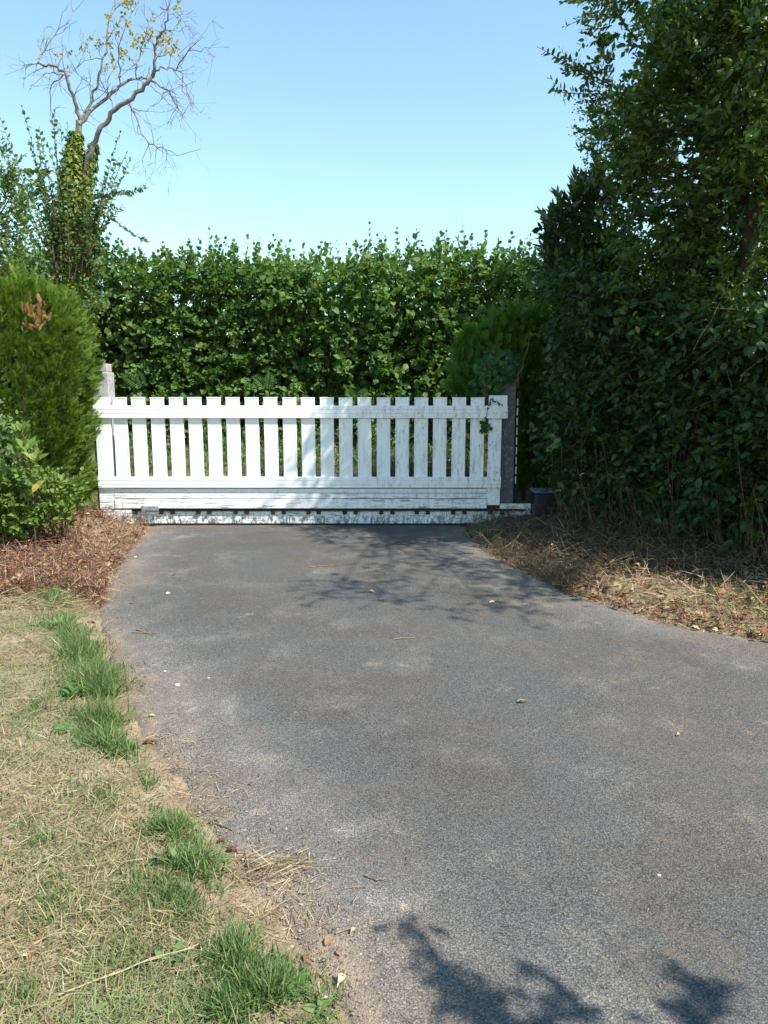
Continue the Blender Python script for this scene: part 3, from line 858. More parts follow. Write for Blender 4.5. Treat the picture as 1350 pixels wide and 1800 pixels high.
Gb = sprays(OB, np.array([-.5, -.35, .1]) + rng.normal(0, .5, OB.shape), rng.uniform(.15, .32, len(OB)), 9, .05, rng, up=.6, droop=.2)
limbs += branch_to(BO, trunk[3:], rng, 2, .010)
limbs += branch_to(A, trunk, rng, 9, .014)
near, rest = take_near(Ga, 300, rng, Ga[0][:, 1] + np.where((Ga[0][:, 2] > 4.5) | (Ga[0][:, 0] > Ga[0][:, 1] * .5), 5, 0))
leaf_objects('leaf', 'oval_leaf', LEAF_OBOV, *near, M['broad'], tr)
scatter('crown', LEAF_OBOV, *cat(rest, Gt, Gb), M['broad'], tr)
uv = in_poly(3400, P1, rng); A3 = place(uv, tree_depth(uv[:, 0]) + rng.uniform(.4, 2.2, 3400))
keep = (uv[:, 0] > 1085 + 90 * rng.random(3400)) & (fbm(uv[:, 0] / 60, uv[:, 1] / 60, 25) + .0006 * (uv[:, 0] - 1150) > .40)
A3 = A3[keep]
G = sprays(A3, HD * .3 + rng.normal(0, .6, A3.shape), rng.uniform(.25, .45, len(A3)), 9, .075, rng, tilt=.7)
scatter('inner_crown', LOW_OVAL, *G, M['broad'], tr)
tubes('trunk', limbs[:1], M['bark'], tr, 9)
tubes('branches', limbs[1:], M['bark'], tr, 5, 'stuff')

# tree further back whose dark crown shows beside it
rng = np.random.default_rng(304)
bt = thing('small_leaved_tree', 'dark small-leaved tree seen between the laurel and the big tree', 'tree', (4.4, 10.6, 0))
Pb = [(1040, 300), (1038, 230), (1050, 180), (1090, 160), (1180, 170), (1190, 340), (1060, 350)]
uv = in_poly(420, Pb, rng); A = place(uv, rng.uniform(10.0, 11.4, 420))
G = sprays(A, rng.normal(0, .6, A.shape) + [-.3, -.2, .1], .35, 10, .05, rng, tilt=.7)
scatter('crown', LEAF_OVAL, *G, M['broad'], bt)
tk = np.array([(4.4, 10.6, -.1), (4.3, 10.6, 2.0), (4.1, 10.6, 3.6), (3.9, 10.6, 4.9)])
tubes('trunk', [(tk, np.array([.10, .08, .06, .03]))], M['bark'], bt, 8)
tubes('branches', branch_to(A, tk, rng, 6, .02), M['bark'], bt, 4, 'stuff')

# cherry laurel
rng = np.random.default_rng(305)
la = thing('laurel_bush', 'glossy cherry laurel bush with long upright leaves above the gate end', 'bush', (2.35, 8.3, 0))
Pl = [(968, 500), (962, 430), (985, 372), (1012, 338), (1040, 322), (1085, 350), (1110, 470), (1080, 560), (990, 560)]
uv = in_poly(230, Pl, rng); Y = 8.35 - (uv[:, 0] - 960) / 150 * .5 + rng.exponential(.25, 230)
A = place(uv, Y)
tips = [(958, 398), (975, 360), (1000, 330), (1022, 318), (1040, 312), (955, 440), (962, 470), (985, 345), (1012, 345), (950, 395), (968, 420)]
A = np.concatenate([A, np.array([at(u + 14, v + 26, 8.2) for u, v in tips])])
D = np.array([-.35, -.25, .75]) + rng.normal(0, .32, A.shape)
D[-len(tips):] = np.array([-.35, -.1, .9]) + rng.normal(0, .2, (len(tips), 3))
G = sprays(A, D, rng.uniform(.16, .28, len(A)), 8, .14, rng, up=.25, out=.6, tilt=.45)
near, rest = take_near(G, 260, rng, G[0][:, 1])
leaf_objects('leaf', 'laurel_leaf', LEAF_LAUREL, *near, M['laurel'], la)
scatter('foliage', LEAF_LAUREL, *rest, M['laurel'], la)
paths = branch_to(A, np.array([(2.4, 8.5, 0), (2.4, 8.5, 1.5), (2.45, 8.5, 3.0)]), rng, 4, .018)
tubes('stems', paths, M['bark'], la, 5, 'stuff')

# hornbeam hedge
rng = np.random.default_rng(306)
ho = thing('hornbeam_hedge', 'dark overgrown leafy hedge with bare stems along the right side', 'hedge', (2.7, 6.9, 0))
Ph = [(972, 470), (984, 560), (992, 620), (975, 700), (968, 785), (992, 860), (1035, 915), (1110, 935), (1180, 910), (1260, 945), (1350, 935), (1500, 960), (1500, 540), (1150, 540), (1075, 470)]
def hedge_depth(u): return 7.55 - (u - 985) / 365 * 1.8
uv = in_poly(2100, Ph, rng); Y = hedge_depth(uv[:, 0]) + rng.exponential(.22, 2100) + .55 * (fbm(uv[:, 0] / 80, uv[:, 1] / 80, 15) - .47) + .12 * smooth(820, 930, uv[:, 1])
A = place(uv, Y)
D = HD * .7 + np.array([0, 0, .05]) + rng.normal(0, .42, A.shape)
L = rng.uniform(.2, .38, len(A))
G = sprays(A, D, L, 8, .076, rng, up=.75, out=.75, droop=.25, tilt=.42)
near, rest = take_near(G, 300, rng, G[0][:, 1] + np.where(G[0][:, 0] > G[0][:, 1] * .51, 5, 0) + .15 * (G[0][:, 0] < 2))
leaf_objects('leaf', 'hornbeam_leaf', LEAF_OVAL, *near, M['hornbeam'], ho)
scatter('foliage', LEAF_OVAL, *rest, M['hornbeam'], ho)
Pd = Ph[:6] + [(1000, 915), (1080, 950), (1250, 985), (1500, 1000)] + Ph[12:]
uv = in_poly(5200, Pd, rng); A3 = place(uv, hedge_depth(uv[:, 0]) + rng.uniform(.35, 2.0, 5200) + .3 * smooth(860, 920, uv[:, 1]))
A3 = A3[A3[:, 2] > .12]
# the hedge goes on along the drive beyond the picture
m = 1900
s = rng.random(m)
A4 = np.stack([3.9 + 2.4 * s + rng.normal(0, .3, m) + .3, 5.0 - 3.0 * s + rng.normal(0, .3, m), .25 + 2.45 * rng.random(m)], -1)
G = sprays(np.concatenate([A3, A4]), HD * .3 + rng.normal(0, .6, (len(A3) + m, 3)), rng.uniform(.25, .45, len(A3) + m), 8, .07, rng, tilt=.7)
scatter('inner_foliage', LOW_OVAL, *G, M['hornbeam'], ho)
paths = []
for k in range(70):
    u = rng.uniform(1030, 1480); b = place(np.array([[u, 900.]]), np.array([hedge_depth(u) + rng.uniform(.55, 1.4)]))[0]; b[2] = 0
    paths.append((wiggle(b, b + np.array([rng.normal(.05, .15), rng.normal(.05, .15), rng.uniform(1.5, 2.6)]), 8, .06, rng), np.linspace(.018, .005, 8)))
tubes('stems', paths, M['bark'], ho, 5, 'stuff')
# dry stalks at its foot
rng = np.random.default_rng(307)
paths = []
for k in range(420):
    u = rng.uniform(985, 1400); Yb = hedge_depth(u) - .12 + rng.exponential(.28)
    b = place(np.array([[u, 930.]]), np.array([Yb]))[0]; b[2] = ground_z(b[0], b[1]) - .02
    h = rng.gamma(3, .11) + .1
    e = b + np.array([rng.normal(-.04, .14), rng.normal(-.05, .14), h])
    paths.append((wiggle(b, e, 5, .015, rng), np.linspace(.0026, .0010, 5)))
for k in range(36):
    u = rng.uniform(1000, 1400); v = rng.uniform(520, 880)
    b = place(np.array([[u, v]]), np.array([hedge_depth(u) - .1]))[0]
    e = b + np.array([rng.normal(0, .22), rng.normal(-.1, .1), rng.normal(-.15, .25)])
    paths.append((wiggle(b, e, 6, .02, rng), np.linspace(.0028, .001, 6)))
tubes('dry_stalks', paths, M['dry_stem'], ho, 3, 'stuff')

# bramble sprig in the sun at the hedge foot
rng = np.random.default_rng(308)
def bramble(u, v, Y, label):
    c = at(u, v, Y)
    t = thing('bramble_sprig', label, 'bramble', (c[0], c[1], 0), 'bramble sprigs at the hedge foot')
    g = np.array([c[0] + .12, c[1] + .1, .02])
    tubes('stem', [(wiggle(g, c, 7, .02, rng), np.linspace(.005, .002, 7))], M['twig'], t, 4)
    for w in range(4):
        cc = c + rng.normal(0, .045, 3) + np.array([0, -.03, -.03 * w])
        a0 = rng.uniform(0, 6.28)
        P = []; D = []
        for k in range(5):
            a = a0 + (k - 2) * .75
            P.append(cc); D.append((math.cos(a) * .8, -.35 + math.sin(a) * .5, math.sin(a) * .6 - .15))
        leaf_objects('leaf', 'bramble_leaf', LEAF_OVAL, np.array(P), np.array(D), np.tile([-.1, -.7, .8], (5, 1)) + rng.normal(0, .15, (5, 3)), rng.uniform(.06, .085, 5), rng.uniform(.4, .95, 5), M['weed'], t)
bramble(1312, 918, 5.95, 'sunlit bramble sprig with pale green leaflets low on the right hedge')
bramble(1235, 800, 6.3, 'green bramble sprig hanging out of the dark right hedge')
bramble(975, 770, 7.5, 'small bramble sprig poking out beside the dark gap by the post')

# ------------------------------------------------------------------ young conifer and ivy at the right post
rng = np.random.default_rng(309)
yc = thing('young_conifer', 'soft dark green young conifer behind the ivy-covered post', 'conifer', (1.75, 9.1, 0))
Pc = [(795, 700), (800, 615), (830, 585), (868, 565), (905, 550), (945, 555), (975, 600), (975, 760), (910, 790), (900, 700)]
Pc = [(795, 700), (800, 615), (830, 585), (845, 600), (868, 560), (885, 580), (905, 545), (925, 570), (945, 548), (985, 590), (1010, 700), (1010, 862), (905, 868), (900, 705)]
uv = in_poly(6200, Pc, rng); A = place(uv, 8.72 + rng.exponential(.3, 6200) + .2 * np.abs(uv[:, 0] - 880) / 90)
scatter('foliage', FROND, A, np.array([-.15, -.3, .9]) + rng.normal(0, .35, A.shape), rng.normal(0, 1, A.shape), rng.uniform(.10, .26, 6200), rng.random(6200), M['conifer_dark'], yc)
tubes('trunk', [(np.array([(1.75, 9.2, -.05), (1.72, 9.2, 1.0), (1.7, 9.2, 2.0)]), np.array([.04, .03, .01]))], M['bark'], yc, 6)
iv = thing('ivy_clump', 'blue-green ivy clump draped over the dark post above the gate end', 'ivy', (qx0 - .1, 8.1, 0))
n = 330
c = at(868, 655, 8.12)
dirs = unit(rng.normal(0, 1, (n, 3)))
A = c + dirs * np.array([.21, .13, .22]) * rng.uniform(.4, 1.2, (n, 1)) + np.array([0, -.02, 0])
A[: n // 3] = np.array(at(893, 640, 8.12)) + dirs[: n // 3] * np.array([.14, .12, .16])
Dd = np.stack([rng.normal(0, .5, n), rng.normal(-.2, .2, n), rng.normal(-.7, .3, n)], -1)
Nn = dirs * .7 + np.array([-.1, -.8, .5]) + rng.normal(0, .25, (n, 3))
leaf_objects('leaf', 'ivy_leaf', LEAF_IVY, A[:230], Dd[:230], Nn[:230], rng.uniform(.035, .07, 230), rng.random(230), M['ivy'], iv)
scatter('foliage', LEAF_IVY, A[230:], Dd[230:], Nn[230:], rng.uniform(.04, .07, n - 230), rng.random(n - 230), M['ivy'], iv)
tubes('stems', [(wiggle((qx0 + .05, YP - .01, .02), c + rng.normal(0, .08, 3), 8, .012, rng), np.linspace(.010, .004, 8)) for k in range(5)], M['twig'], iv, 5, 'stuff')
vn = thing('ivy_sprig', 'dark ivy sprig hanging between the last picket and the end stile', 'ivy', (at(855, 800, 8.03)[0], 8.03, 0))
pts = [(884, 712), (872, 706), (862, 702), (856, 725), (853, 748), (858, 775), (858, 800), (860, 830), (859, 850)]
Pv = np.array([at(u, v, YG - .045 if v < 738 else YG + .012) for u, v in pts])
tubes('stem', [(Pv, np.linspace(.0025, .0035, len(pts)))], M['twig'], vn, 4)
A = []; 
for a, b in zip(Pv[:-1], Pv[1:]):
    for k in range(4): A.append(a + (b - a) * rng.random() + np.array([0, -.006, 0]))
cl = at(853, 748, YG - .03)
A = np.array(A + [cl + rng.normal(0, .03, 3) * [1, .2, 1] for k in range(12)])
leaf_objects('leaf', 'ivy_leaf', LEAF_IVY, A, np.stack([rng.normal(0, .6, len(A)), np.full(len(A), -.15), rng.normal(-.2, .6, len(A))], -1), np.tile([0, -1, .25], (len(A), 1)) + rng.normal(0, .2, (len(A), 3)),
             np.concatenate([rng.uniform(.018, .034, len(A) - 12), rng.uniform(.05, .075, 12)]), rng.uniform(0, .5, len(A)), M['ivy'], vn)
# dead hanging twigs by the post
dt = []
for (u0, v0), (u1, v1) in [((930, 600), (905, 690)), ((905, 672), (925, 645)), ((850, 672), (836, 700)), ((915, 650), (900, 700)), ((975, 560), (962, 660)), ((965, 600), (948, 640)), ((990, 690), (960, 710)), ((985, 740), (952, 770))]:
    dt.append((wiggle(at(u0, v0, 8.0), at(u1, v1, 7.95), 7, .045, rng), np.linspace(.003, .001, 7)))
tag(tubes('dead_vine', dt, M['dry_stem'], None, 4), 'pale dry vine stems tangled above the dark post', 'dead vine')

# ------------------------------------------------------------------ left: dead tree with ivy
rng = np.random.default_rng(404)
YT = 10.6
dtree = thing('dead_tree', 'half dead tree with bare pale branches and ivy-clad trunk behind the conifer', 'tree', (*at(135, 480, YT)[:2], .3))
def br(px, r0, r1, dy=0.0, sub=3):
    p = np.array(px, float); k = len(p)
    t = np.linspace(0, 1, k); tt = np.linspace(0, 1, (k - 1) * sub + 1)
    q = np.stack([np.interp(tt, t, p[:, 0]), np.interp(tt, t, p[:, 1])], -1)
    Yv = YT + dy * tt + np.cumsum(rng.normal(0, .012, len(tt)))
    P = place(q, Yv)
    P[1:] += rng.normal(0, .012, P[1:].shape)
    return P, np.linspace(r0, r1, len(P)) * .72
main = [
    br([(134, 560), (133, 480), (131, 400), (129, 320), (132, 250), (140, 212)], .10, .055),
    br([(138, 440), (146, 340), (152, 290), (162, 258), (178, 226), (196, 198), (222, 180), (250, 160), (265, 140), (272, 125)], .05, .034, -.4),
    br([(272, 125), (272, 90), (276, 68), (290, 55), (298, 25), (284, 8)], .030, .010, -.3),
    br([(272, 125), (290, 120), (310, 122), (322, 128), (322, 160), (340, 182)], .018, .005, .3),
    br([(310, 122), (330, 88), (352, 68)], .012, .004, -.2),
    br([(330, 90), (360, 84), (374, 94), (374, 112)], .007, .003, -.1),
    br([(139, 218), (160, 194), (190, 170), (210, 150), (235, 138), (256, 136), (275, 146), (297, 160), (310, 185), (322, 207)], .040, .006, .5),
    br([(141, 212), (158, 178), (170, 150), (182, 105), (190, 60), (204, -10)], .030, .012, .3),
    br([(140, 212), (136, 190), (128, 165), (117, 130), (100, 118), (80, 112), (68, 111)], .040, .022, -.4),
    br([(68, 111), (70, 90), (80, 50)], .018, .006, .2),
    br([(72, 96), (95, 65), (125, 30), (128, 0)], .014, .005, .3),
    br([(68, 111), (45, 113), (32, 95)], .012, .003, -.2),
    br([(112, 132), (95, 128), (80, 128), (55, 153)], .016, .005, -.3),
    br([(110, 133), (90, 150), (86, 190), (106, 218)], .014, .004, .2),
    br([(228, 182), (238, 205), (252, 235), (262, 254), (285, 258), (310, 272), (354, 262)], .020, .003, -.5),
    br([(262, 254), (250, 285), (253, 305)], .007, .002, .1),
    br([(275, 260), (272, 290), (268, 308)], .007, .002, -.1),
    br([(290, 262), (298, 285), (304, 302)], .006, .002, .1),
    br([(265, 150), (285, 170), (305, 190), (322, 208)], .010, .003, -.2),
    br([(235, 190), (255, 195), (280, 182), (296, 165)], .009, .003, .2),
    br([(320, 140), (332, 170), (352, 195), (340, 205)], .007, .002, -.2),
    br([(205, 195), (190, 170), (188, 140), (205, 110)], .014, .005, .2),
    br([(212, 148), (210, 110), (210, 75), (222, 40)], .016, .005, -.2),
    br([(240, 138), (240, 110), (252, 75), (262, 40), (245, 10)], .014, .004, .2),
    br([(320, 120), (312, 95), (345, 70), (330, 40), (310, 25)], .008, .003, .2),
    br([(165, 180), (160, 150), (130, 120), (150, 100)], .010, .004, -.2),
    br([(182, 105), (150, 105), (130, 125)], .008, .003, .2),
    br([(290, 55), (280, 30), (265, 15)], .008, .003, .1),
    br([(298, 25), (320, 35), (335, 55), (330, 80)], .006, .002, .1),
]
twigs = []
for P, R in main[2:]:
    k = max(5, int(len(P) * .95))
    for q in range(k):
        i = rng.integers(1, len(P)); d = unit(P[i] - P[i - 1]) + rng.normal(0, .9, 3) + np.array([0, 0, .15])
        l = rng.uniform(.10, .42)
        p = wiggle(P[i], P[i] + unit(d) * l, 6, .022, rng)
        twigs.append((p, np.linspace(min(R[i] * .6, .006), .0018, 6)))
        for w in range(rng.integers(0, 3)):
            j = rng.integers(2, 5); d2 = unit(d) + rng.normal(0, .8, 3)
            twigs.append((wiggle(p[j], p[j] + unit(d2) * l * .5, 4, .015, rng), np.linspace(.003, .0014, 4)))
tubes('trunk', main[:2], M['dead_bark'], dtree, 9)
tubes('branches', main[2:], M['dead_bark'], dtree, 6, 'stuff')
tubes('twigs', twigs, M['dead_bark'], dtree, 3, 'stuff')
# yellow leaf clusters high up
Y0 = [(222, 8), (230, 30), (206, 35), (235, 52), (240, 75), (214, 88), (270, 55), (265, 45), (305, 78), (312, 90), (190, 60), (180, 75), (114, 95), (195, 115), (298, 60), (310, 8), (150, 80), (220, -10), (232, 5)]
O = np.array([at(u, v, YT - .1) for u, v in Y0]); O = np.repeat(O, 5, 0) + rng.normal(0, .05, (len(Y0) * 5, 3))
G = sprays(O, rng.normal(0, .5, O.shape) + [0, 0, -.4], .13, 6, .045, rng, tilt=.8)
scatter('yellow_leaves', LEAF_OVAL, *G, M['yellow'], dtree)
# ivy sleeve
n = 3200
t = rng.random(n) ** .9
c = np.stack([np.interp(t, [0, .5, .8, 1], [130, 126, 129, 133]), np.interp(t, [0, 1], [600, 232])], -1)
c = place(c, np.full(n, YT))
rad = np.interp(t, [0, .4, .8, 1], [.30, .20, .15, .07]) * rng.uniform(.7, 1.15, n)
an = rng.uniform(0, 6.28, n); o3 = np.stack([np.cos(an), np.sin(an), np.zeros(n)], -1)
scatter('ivy', LEAF_IVY, c + o3 * rad[:, None], o3 * .3 + np.array([0, 0, -.6]) + rng.normal(0, .4, (n, 3)), o3 + np.array([0, 0, .5]) + rng.normal(0, .3, (n, 3)), rng.uniform(.04, .07, n), rng.random(n), M['ivy_sun'], dtree)
n = 1500
t = rng.random(n)
c = place(np.stack([np.interp(t, [0, .5, 1], [142, 147, 166]), np.interp(t, [0, 1], [470, 250])], -1), np.full(n, YT))
rad = np.interp(t, [0, 1], [.16, .05]) * rng.uniform(.6, 1.2, n)
an = rng.uniform(0, 6.28, n); o3 = np.stack([np.cos(an), np.sin(an), np.zeros(n)], -1)
scatter('ivy', LEAF_IVY, c + o3 * rad[:, None], o3 * .3 + np.array([0, 0, -.6]) + rng.normal(0, .4, (n, 3)), o3 + np.array([0, 0, .5]) + rng.normal(0, .3, (n, 3)), rng.uniform(.035, .06, n), rng.random(n), M['ivy_sun'], dtree)
# suckers round the trunk
sk = [((120, 480), (45, 195)), ((110, 480), (10, 208)), ((118, 470), (80, 205)), ((105, 470), (68, 255)), ((140, 470), (215, 240)), ((150, 460), (200, 290)), ((150, 450), (190, 310)), ((160, 350), (258, 334)), ((150, 480), (175, 395)), ((150, 490), (180, 425)), ((100, 490), (70, 300)), ((95, 490), (85, 330)), ((120, 490), (110, 260)), ((160, 490), (165, 340)), ((110, 490), (50, 340)), ((130, 490), (165, 280)), ((90, 300), (35, 300)), ((140, 480), (150, 300)), ((125, 480), (105, 190))]
Gs = []; pths = []
for (a, b) in sk:
    for rep in range(3):
        o = at(a[0] + rng.normal(0, 6), a[1], YT + rng.uniform(-.3, .3)); e = at(b[0] + rng.normal(0, 4) * (rep > 0) * 3, b[1] + rep * rng.uniform(5, 50), YT + rng.uniform(-.5, .3))
        p = wiggle(o, e, 7, .03, rng); pths.append((p, np.linspace(.009, .002, 7)))
        for s0, s1 in zip(p[1:-1], p[2:]):
            Gs.append(sprays(s0[None], (s1 - s0)[None], [np.linalg.norm(s1 - s0)], 7, .066, rng, up=.4, out=.8, tilt=.6))
Gs = cat(*Gs)
uvb = in_poly(330, [(60, 560), (75, 420), (95, 350), (165, 350), (180, 430), (190, 570)], rng)
Ab = place(uvb, YT + rng.uniform(-.4, .4, 330))
Gs = cat(Gs, sprays(Ab, rng.normal(0, .4, Ab.shape) + [0, -.2, .7], .25, 8, .05, rng, tilt=.6))
scatter('sucker_leaves', LEAF_OVAL, *Gs, M['grey_leaf'], dtree)
tubes('sucker_stems', pths, M['twig'], dtree, 4, 'stuff')

# shrub further left
rng = np.random.default_rng(405)
ls = thing('tall_shrub', 'tall narrow-leaved green shrub behind the conifer at the picture edge', 'shrub', (-5.0, 9.4, 0))
uv = in_poly(620, [(-140, 290), (5, 300), (28, 345), (56, 385), (70, 440), (75, 510), (-140, 520)], rng)
A = place(uv, rng.uniform(9.2, 10.2, 620))
G = sprays(A, np.array([.1, -.3, .7]) + rng.normal(0, .4, A.shape), .28, 10, .05, rng, tilt=.6)
tp = np.array([at(u, v, 9.4) for u, v in [(2, 290), (10, 330), (30, 350), (22, 325), (45, 365), (5, 350), (-20, 280), (38, 380)]])
G2 = sprays(np.repeat(tp, 4, 0) + rng.normal(0, .05, (len(tp) * 4, 3)), np.array([.3, -.1, .8]) + rng.normal(0, .4, (len(tp) * 4, 3)), .25, 9, .09, rng, out=.6)
scatter('foliage', LEAF_OVAL, *G, M['grey_leaf'], ls)
scatter('tip_leaves', LEAF_LANCE, *G2, M['grey_leaf'], ls)
tubes('stems', branch_to(A, np.array([(-5.0, 9.5, 0), (-5.0, 9.5, 2.0), (-4.9, 9.5, 3.4)]), rng, 8, .015), M['bark'], ls, 4, 'stuff')

# low leafy shrub in front of the conifer
rng = np.random.default_rng(406)
sh = thing('low_shrub', 'low bright green leafy shrub growing at the foot of the conifer hedge', 'shrub', (-3.1, 6.75, 0))
uv = in_poly(520, [(-60, 835), (20, 832), (70, 842), (110, 850), (152, 856), (158, 890), (130, 915), (70, 935), (20, 955), (-60, 965)], rng)
A = place(uv, 6.45 + rng.exponential(.18, 520) + .2 * smooth(60, 150, uv[:, 0]))
G = sprays(A, np.array([.1, -.45, .55]) + rng.normal(0, .4, A.shape), rng.uniform(.10, .2, 520), 8, .050, rng, up=.6, out=.8, tilt=.4)
near, rest = take_near(G, 240, rng, G[0][:, 1])
leaf_objects('leaf', 'shrub_leaf', LEAF_OVAL, *near, M['shrub'], sh)
scatter('foliage', LEAF_OVAL, *rest, M['shrub'], sh)
uv = in_poly(500, [(-60, 700), (20, 740), (60, 790), (80, 850), (20, 960), (-60, 960)], rng)
A = place(uv, 6.8 + rng.uniform(0, .4, 500))
G = sprays(A, np.array([.1, -.4, .5]) + rng.normal(0, .5, A.shape), .2, 7, .05, rng, tilt=.6)
scatter('inner_foliage', LOW_OVAL, *G, M['grey_leaf'], sh)
paths = []
for k in range(70):
    b = np.array([rng.uniform(-3.7, -2.85), rng.uniform(6.6, 6.95), 0.0]); b[2] = ground_z(b[0], b[1])
    paths.append((wiggle(b, b + [rng.normal(0, .1), rng.normal(-.05, .1), rng.uniform(.25, .5)], 5, .015, rng), np.linspace(.005, .002, 5)))
tubes('stems', paths, M['twig'], sh, 4, 'stuff')
yl = at(64, 856, 6.35)
leaf_objects('yellow_leaf', 'big_yellow_leaf', LEAF_OVAL, np.array([yl, yl + [.02, -.01, .03]]), np.array([(.7, -.2, .5), (-.3, -.3, -.6)]), np.array([(0, -1, .5), (.2, -1, .6)]), np.array([.10, .09]), np.array([.9, .6]), M['yellow'], sh)
sp = thing('broadleaf_sapling', 'sapling with large upright pale green leaves standing in front of conifer hedge', 'sapling', (*at(52, 860, 6.5)[:2], 0))
stem = np.array([at(58, 900, 6.5), at(55, 830, 6.45), at(48, 790, 6.42), at(40, 762, 6.4)]); stem[0, 2] = 0
tubes('stem', [(stem, np.array([.010, .008, .006, .004]))], M['twig'], sp, 5)
lp = []; ld = []
for c_, n_ in ((stem[3], 9), (stem[2], 6), (at(66, 808, 6.42), 6), (at(30, 800, 6.4), 5)):
    for k in range(n_):
        a = k * 2.4 + rng.random()
        lp.append(c_ + rng.normal(0, .008, 3)); ld.append((math.cos(a) * .7, math.sin(a) * .5 - .1, rng.uniform(.35, 1.0)))
lp = np.array(lp); ld = np.array(ld)
leaf_objects('leaf', 'sapling_leaf', T_leaf(.42, .07, -.05), lp, ld, np.tile([.2, -.6, .9], (len(lp), 1)) + rng.normal(0, .2, (len(lp), 3)), rng.uniform(.09, .15, len(lp)), rng.uniform(.3, .9, len(lp)), M['shrub'], sp)

# ------------------------------------------------------------------ verge plants between gate and hedge
rng = np.random.default_rng(500)
n = 15000
X = rng.uniform(-4.4, 1.45, n); Y = rng.uniform(8.45, 11.8, n)
P = np.stack([X, Y, ground_z(X, Y) - .005], -1)
tag(scatter('verge_grass', T_blade(3, .35), P, np.array([0, 0, 1]) + rng.normal(0, .35, (n, 3)), rng.normal(0, 1, (n, 3)), rng.gamma(4, .028, n) + .03, rng.random(n), M['grass_green'], width=rng.uniform(.006, .012, n)),
    'rough green grass on the bank between gate and hazel hedge', 'grass', kind='stuff')
n = 2600
X = rng.uniform(-4.4, 2.6, n); Y = rng.uniform(10.2, 11.9, n)
O = np.stack([X, Y, ground_z(X, Y) + rng.uniform(.03, .3, n)], -1)
sel = vnoise(X * 2.2, Y * 2.2, 44) > .45
tag(scatter('verge_weeds', LEAF_OVAL, *sprays(O[sel], rng.normal(0, .5, (sel.sum(), 3)) + [0, -.2, .6], .12, 6, .045, rng), M['weed']),
    'low leafy weeds at the foot of the hazel hedge', 'weeds', kind='stuff')
n = 1800
X = rng.uniform(-4.4, 2.6, n); Y = rng.uniform(10.9, 11.9, n)
sel = vnoise(X * 1.6 + 5, Y * 1.6, 47) > .5
P = np.stack([X, Y, ground_z(X, Y) + rng.uniform(0, .3, n)], -1)[sel]
tag(scatter('verge_litter', LEAF_LANCE, P, rng.normal(0, 1, P.shape), rng.normal(0, 1, P.shape) + [0, -1, 1], rng.uniform(.05, .10, len(P)), rng.random(len(P)), M['red_litter']),
    'red-brown dead bracken at the hedge foot seen through the pickets', 'dead bracken', kind='stuff')
def T_pinna():
    V = [(0, 0, 0), (-.10, .25, 0), (-.085, .6, 0), (0, 1, 0), (.085, .6, 0), (.10, .25, 0)]
    return np.array(V, float), np.array([(0, 2, 1), (0, 3, 2), (0, 4, 3), (0, 5, 4)])
PINNA = T_pinna()
def fern(u, v, Y, ang, label, L=.34, n_f=2):
    b = at(u, v, Y); b = np.array([b[0], Y, b[2] - .18])
    t = thing('fern', label, 'fern', b, 'ferns at the foot of the hazel hedge')
    for f in range(n_f):
        a = ang + (f - n_f // 2) * .8 + rng.normal(0, .1)
        tip = b + np.array([math.sin(a) * L * .9, -.12, L * (.9 - .3 * abs(math.sin(a)))])
        tt = np.linspace(0, 1, 12)[:, None]
        rach = b + (tip - b) * tt; rach[:, 2] -= .12 * L * tt[:, 0] ** 3
        fr = tubes('rachis', [(rach, np.linspace(.003, .001, 12))], M['fern'], t, 3)
        P = []; D = []; sz = []
        for i in range(1, 12):
            ax_ = unit(rach[i] - rach[i - 1]); sd = unit(np.cross(ax_, [0, -1, .2]))
            for s in (-1, 1):
                P.append(rach[i]); D.append(sd * s + ax_ * .35); sz.append(L * .26 * math.sin(math.pi * (.25 + .72 * i / 12.)) + .01)
        P = np.array(P); k = len(P)
        scatter('frond', PINNA, P, np.array(D), np.tile([0, -1, .4], (k, 1)) + rng.normal(0, .1, (k, 3)), np.array(sz), rng.uniform(.3, 1, k), M['fern'], t, width=np.array(sz) * .8, kind=None)
fern(628, 690, 11.2, .35, 'small green fern above the gate middle in front of hedge')
fern(250, 660, 11.2, -.2, 'pale fern above the gate near the lichened post')
fern(470, 665, 11.25, .3, 'fern beside the nettle above the gate left of centre')
fern(240, 720, 11.2, .5, 'low fern behind the left pickets of the gate', .3)
def nettle(u, v, Y, label, n_s, h):
    b = at(u, v, Y); b = np.array([b[0], Y, float(ground_z(b[0], Y))])
    t = thing('nettle', label, 'weed', b, 'tall weeds at the hedge foot')
    top = at(u, v, Y)[2]
    pth = []; Gs = []
    for k in range(n_s):
        s = b + np.array([rng.normal(0, .12), rng.normal(0, .06), 0]); e = s + np.array([rng.normal(0, .06), rng.normal(0, .05), (top - b[2]) * rng.uniform(.75, 1.02)])
        p = wiggle(s, e, 6, .012, rng); pth.append((p, np.linspace(.005, .002, 6)))
        for i in range(2, 6):
            Gs.append(sprays(p[i][None] - [0, 0, .05], np.array([[0, -.05, 1.]]), [.16], 7, .075 * (1 - .07 * i), rng, up=.3, out=1.1, droop=.15))
    G = cat(*Gs)
    k = min(120, len(G[0]))
    leaf_objects('leaf', 'nettle_leaf', LEAF_OVAL, *[g[:k] for g in G], M['weed'], t)
    if len(G[0]) > k: scatter('foliage', LEAF_OVAL, *[g[k:] for g in G], M['weed'], t)
    tubes('stem', pth, M['fern'], t, 4)
nettle(515, 672, 11.1, 'tall bright green nettle clump rising above the gate left of centre', 5, .9)
nettle(455, 680, 11.15, 'bright green weed clump above the gate next to the nettle', 4, .9)
nettle(690, 690, 11.15, 'pale green weed tuft above the gate right of the fern', 3, .9)
nettle(815, 670, 9.6, 'pale leafy weed beside the young conifer above the gate', 5, .9)

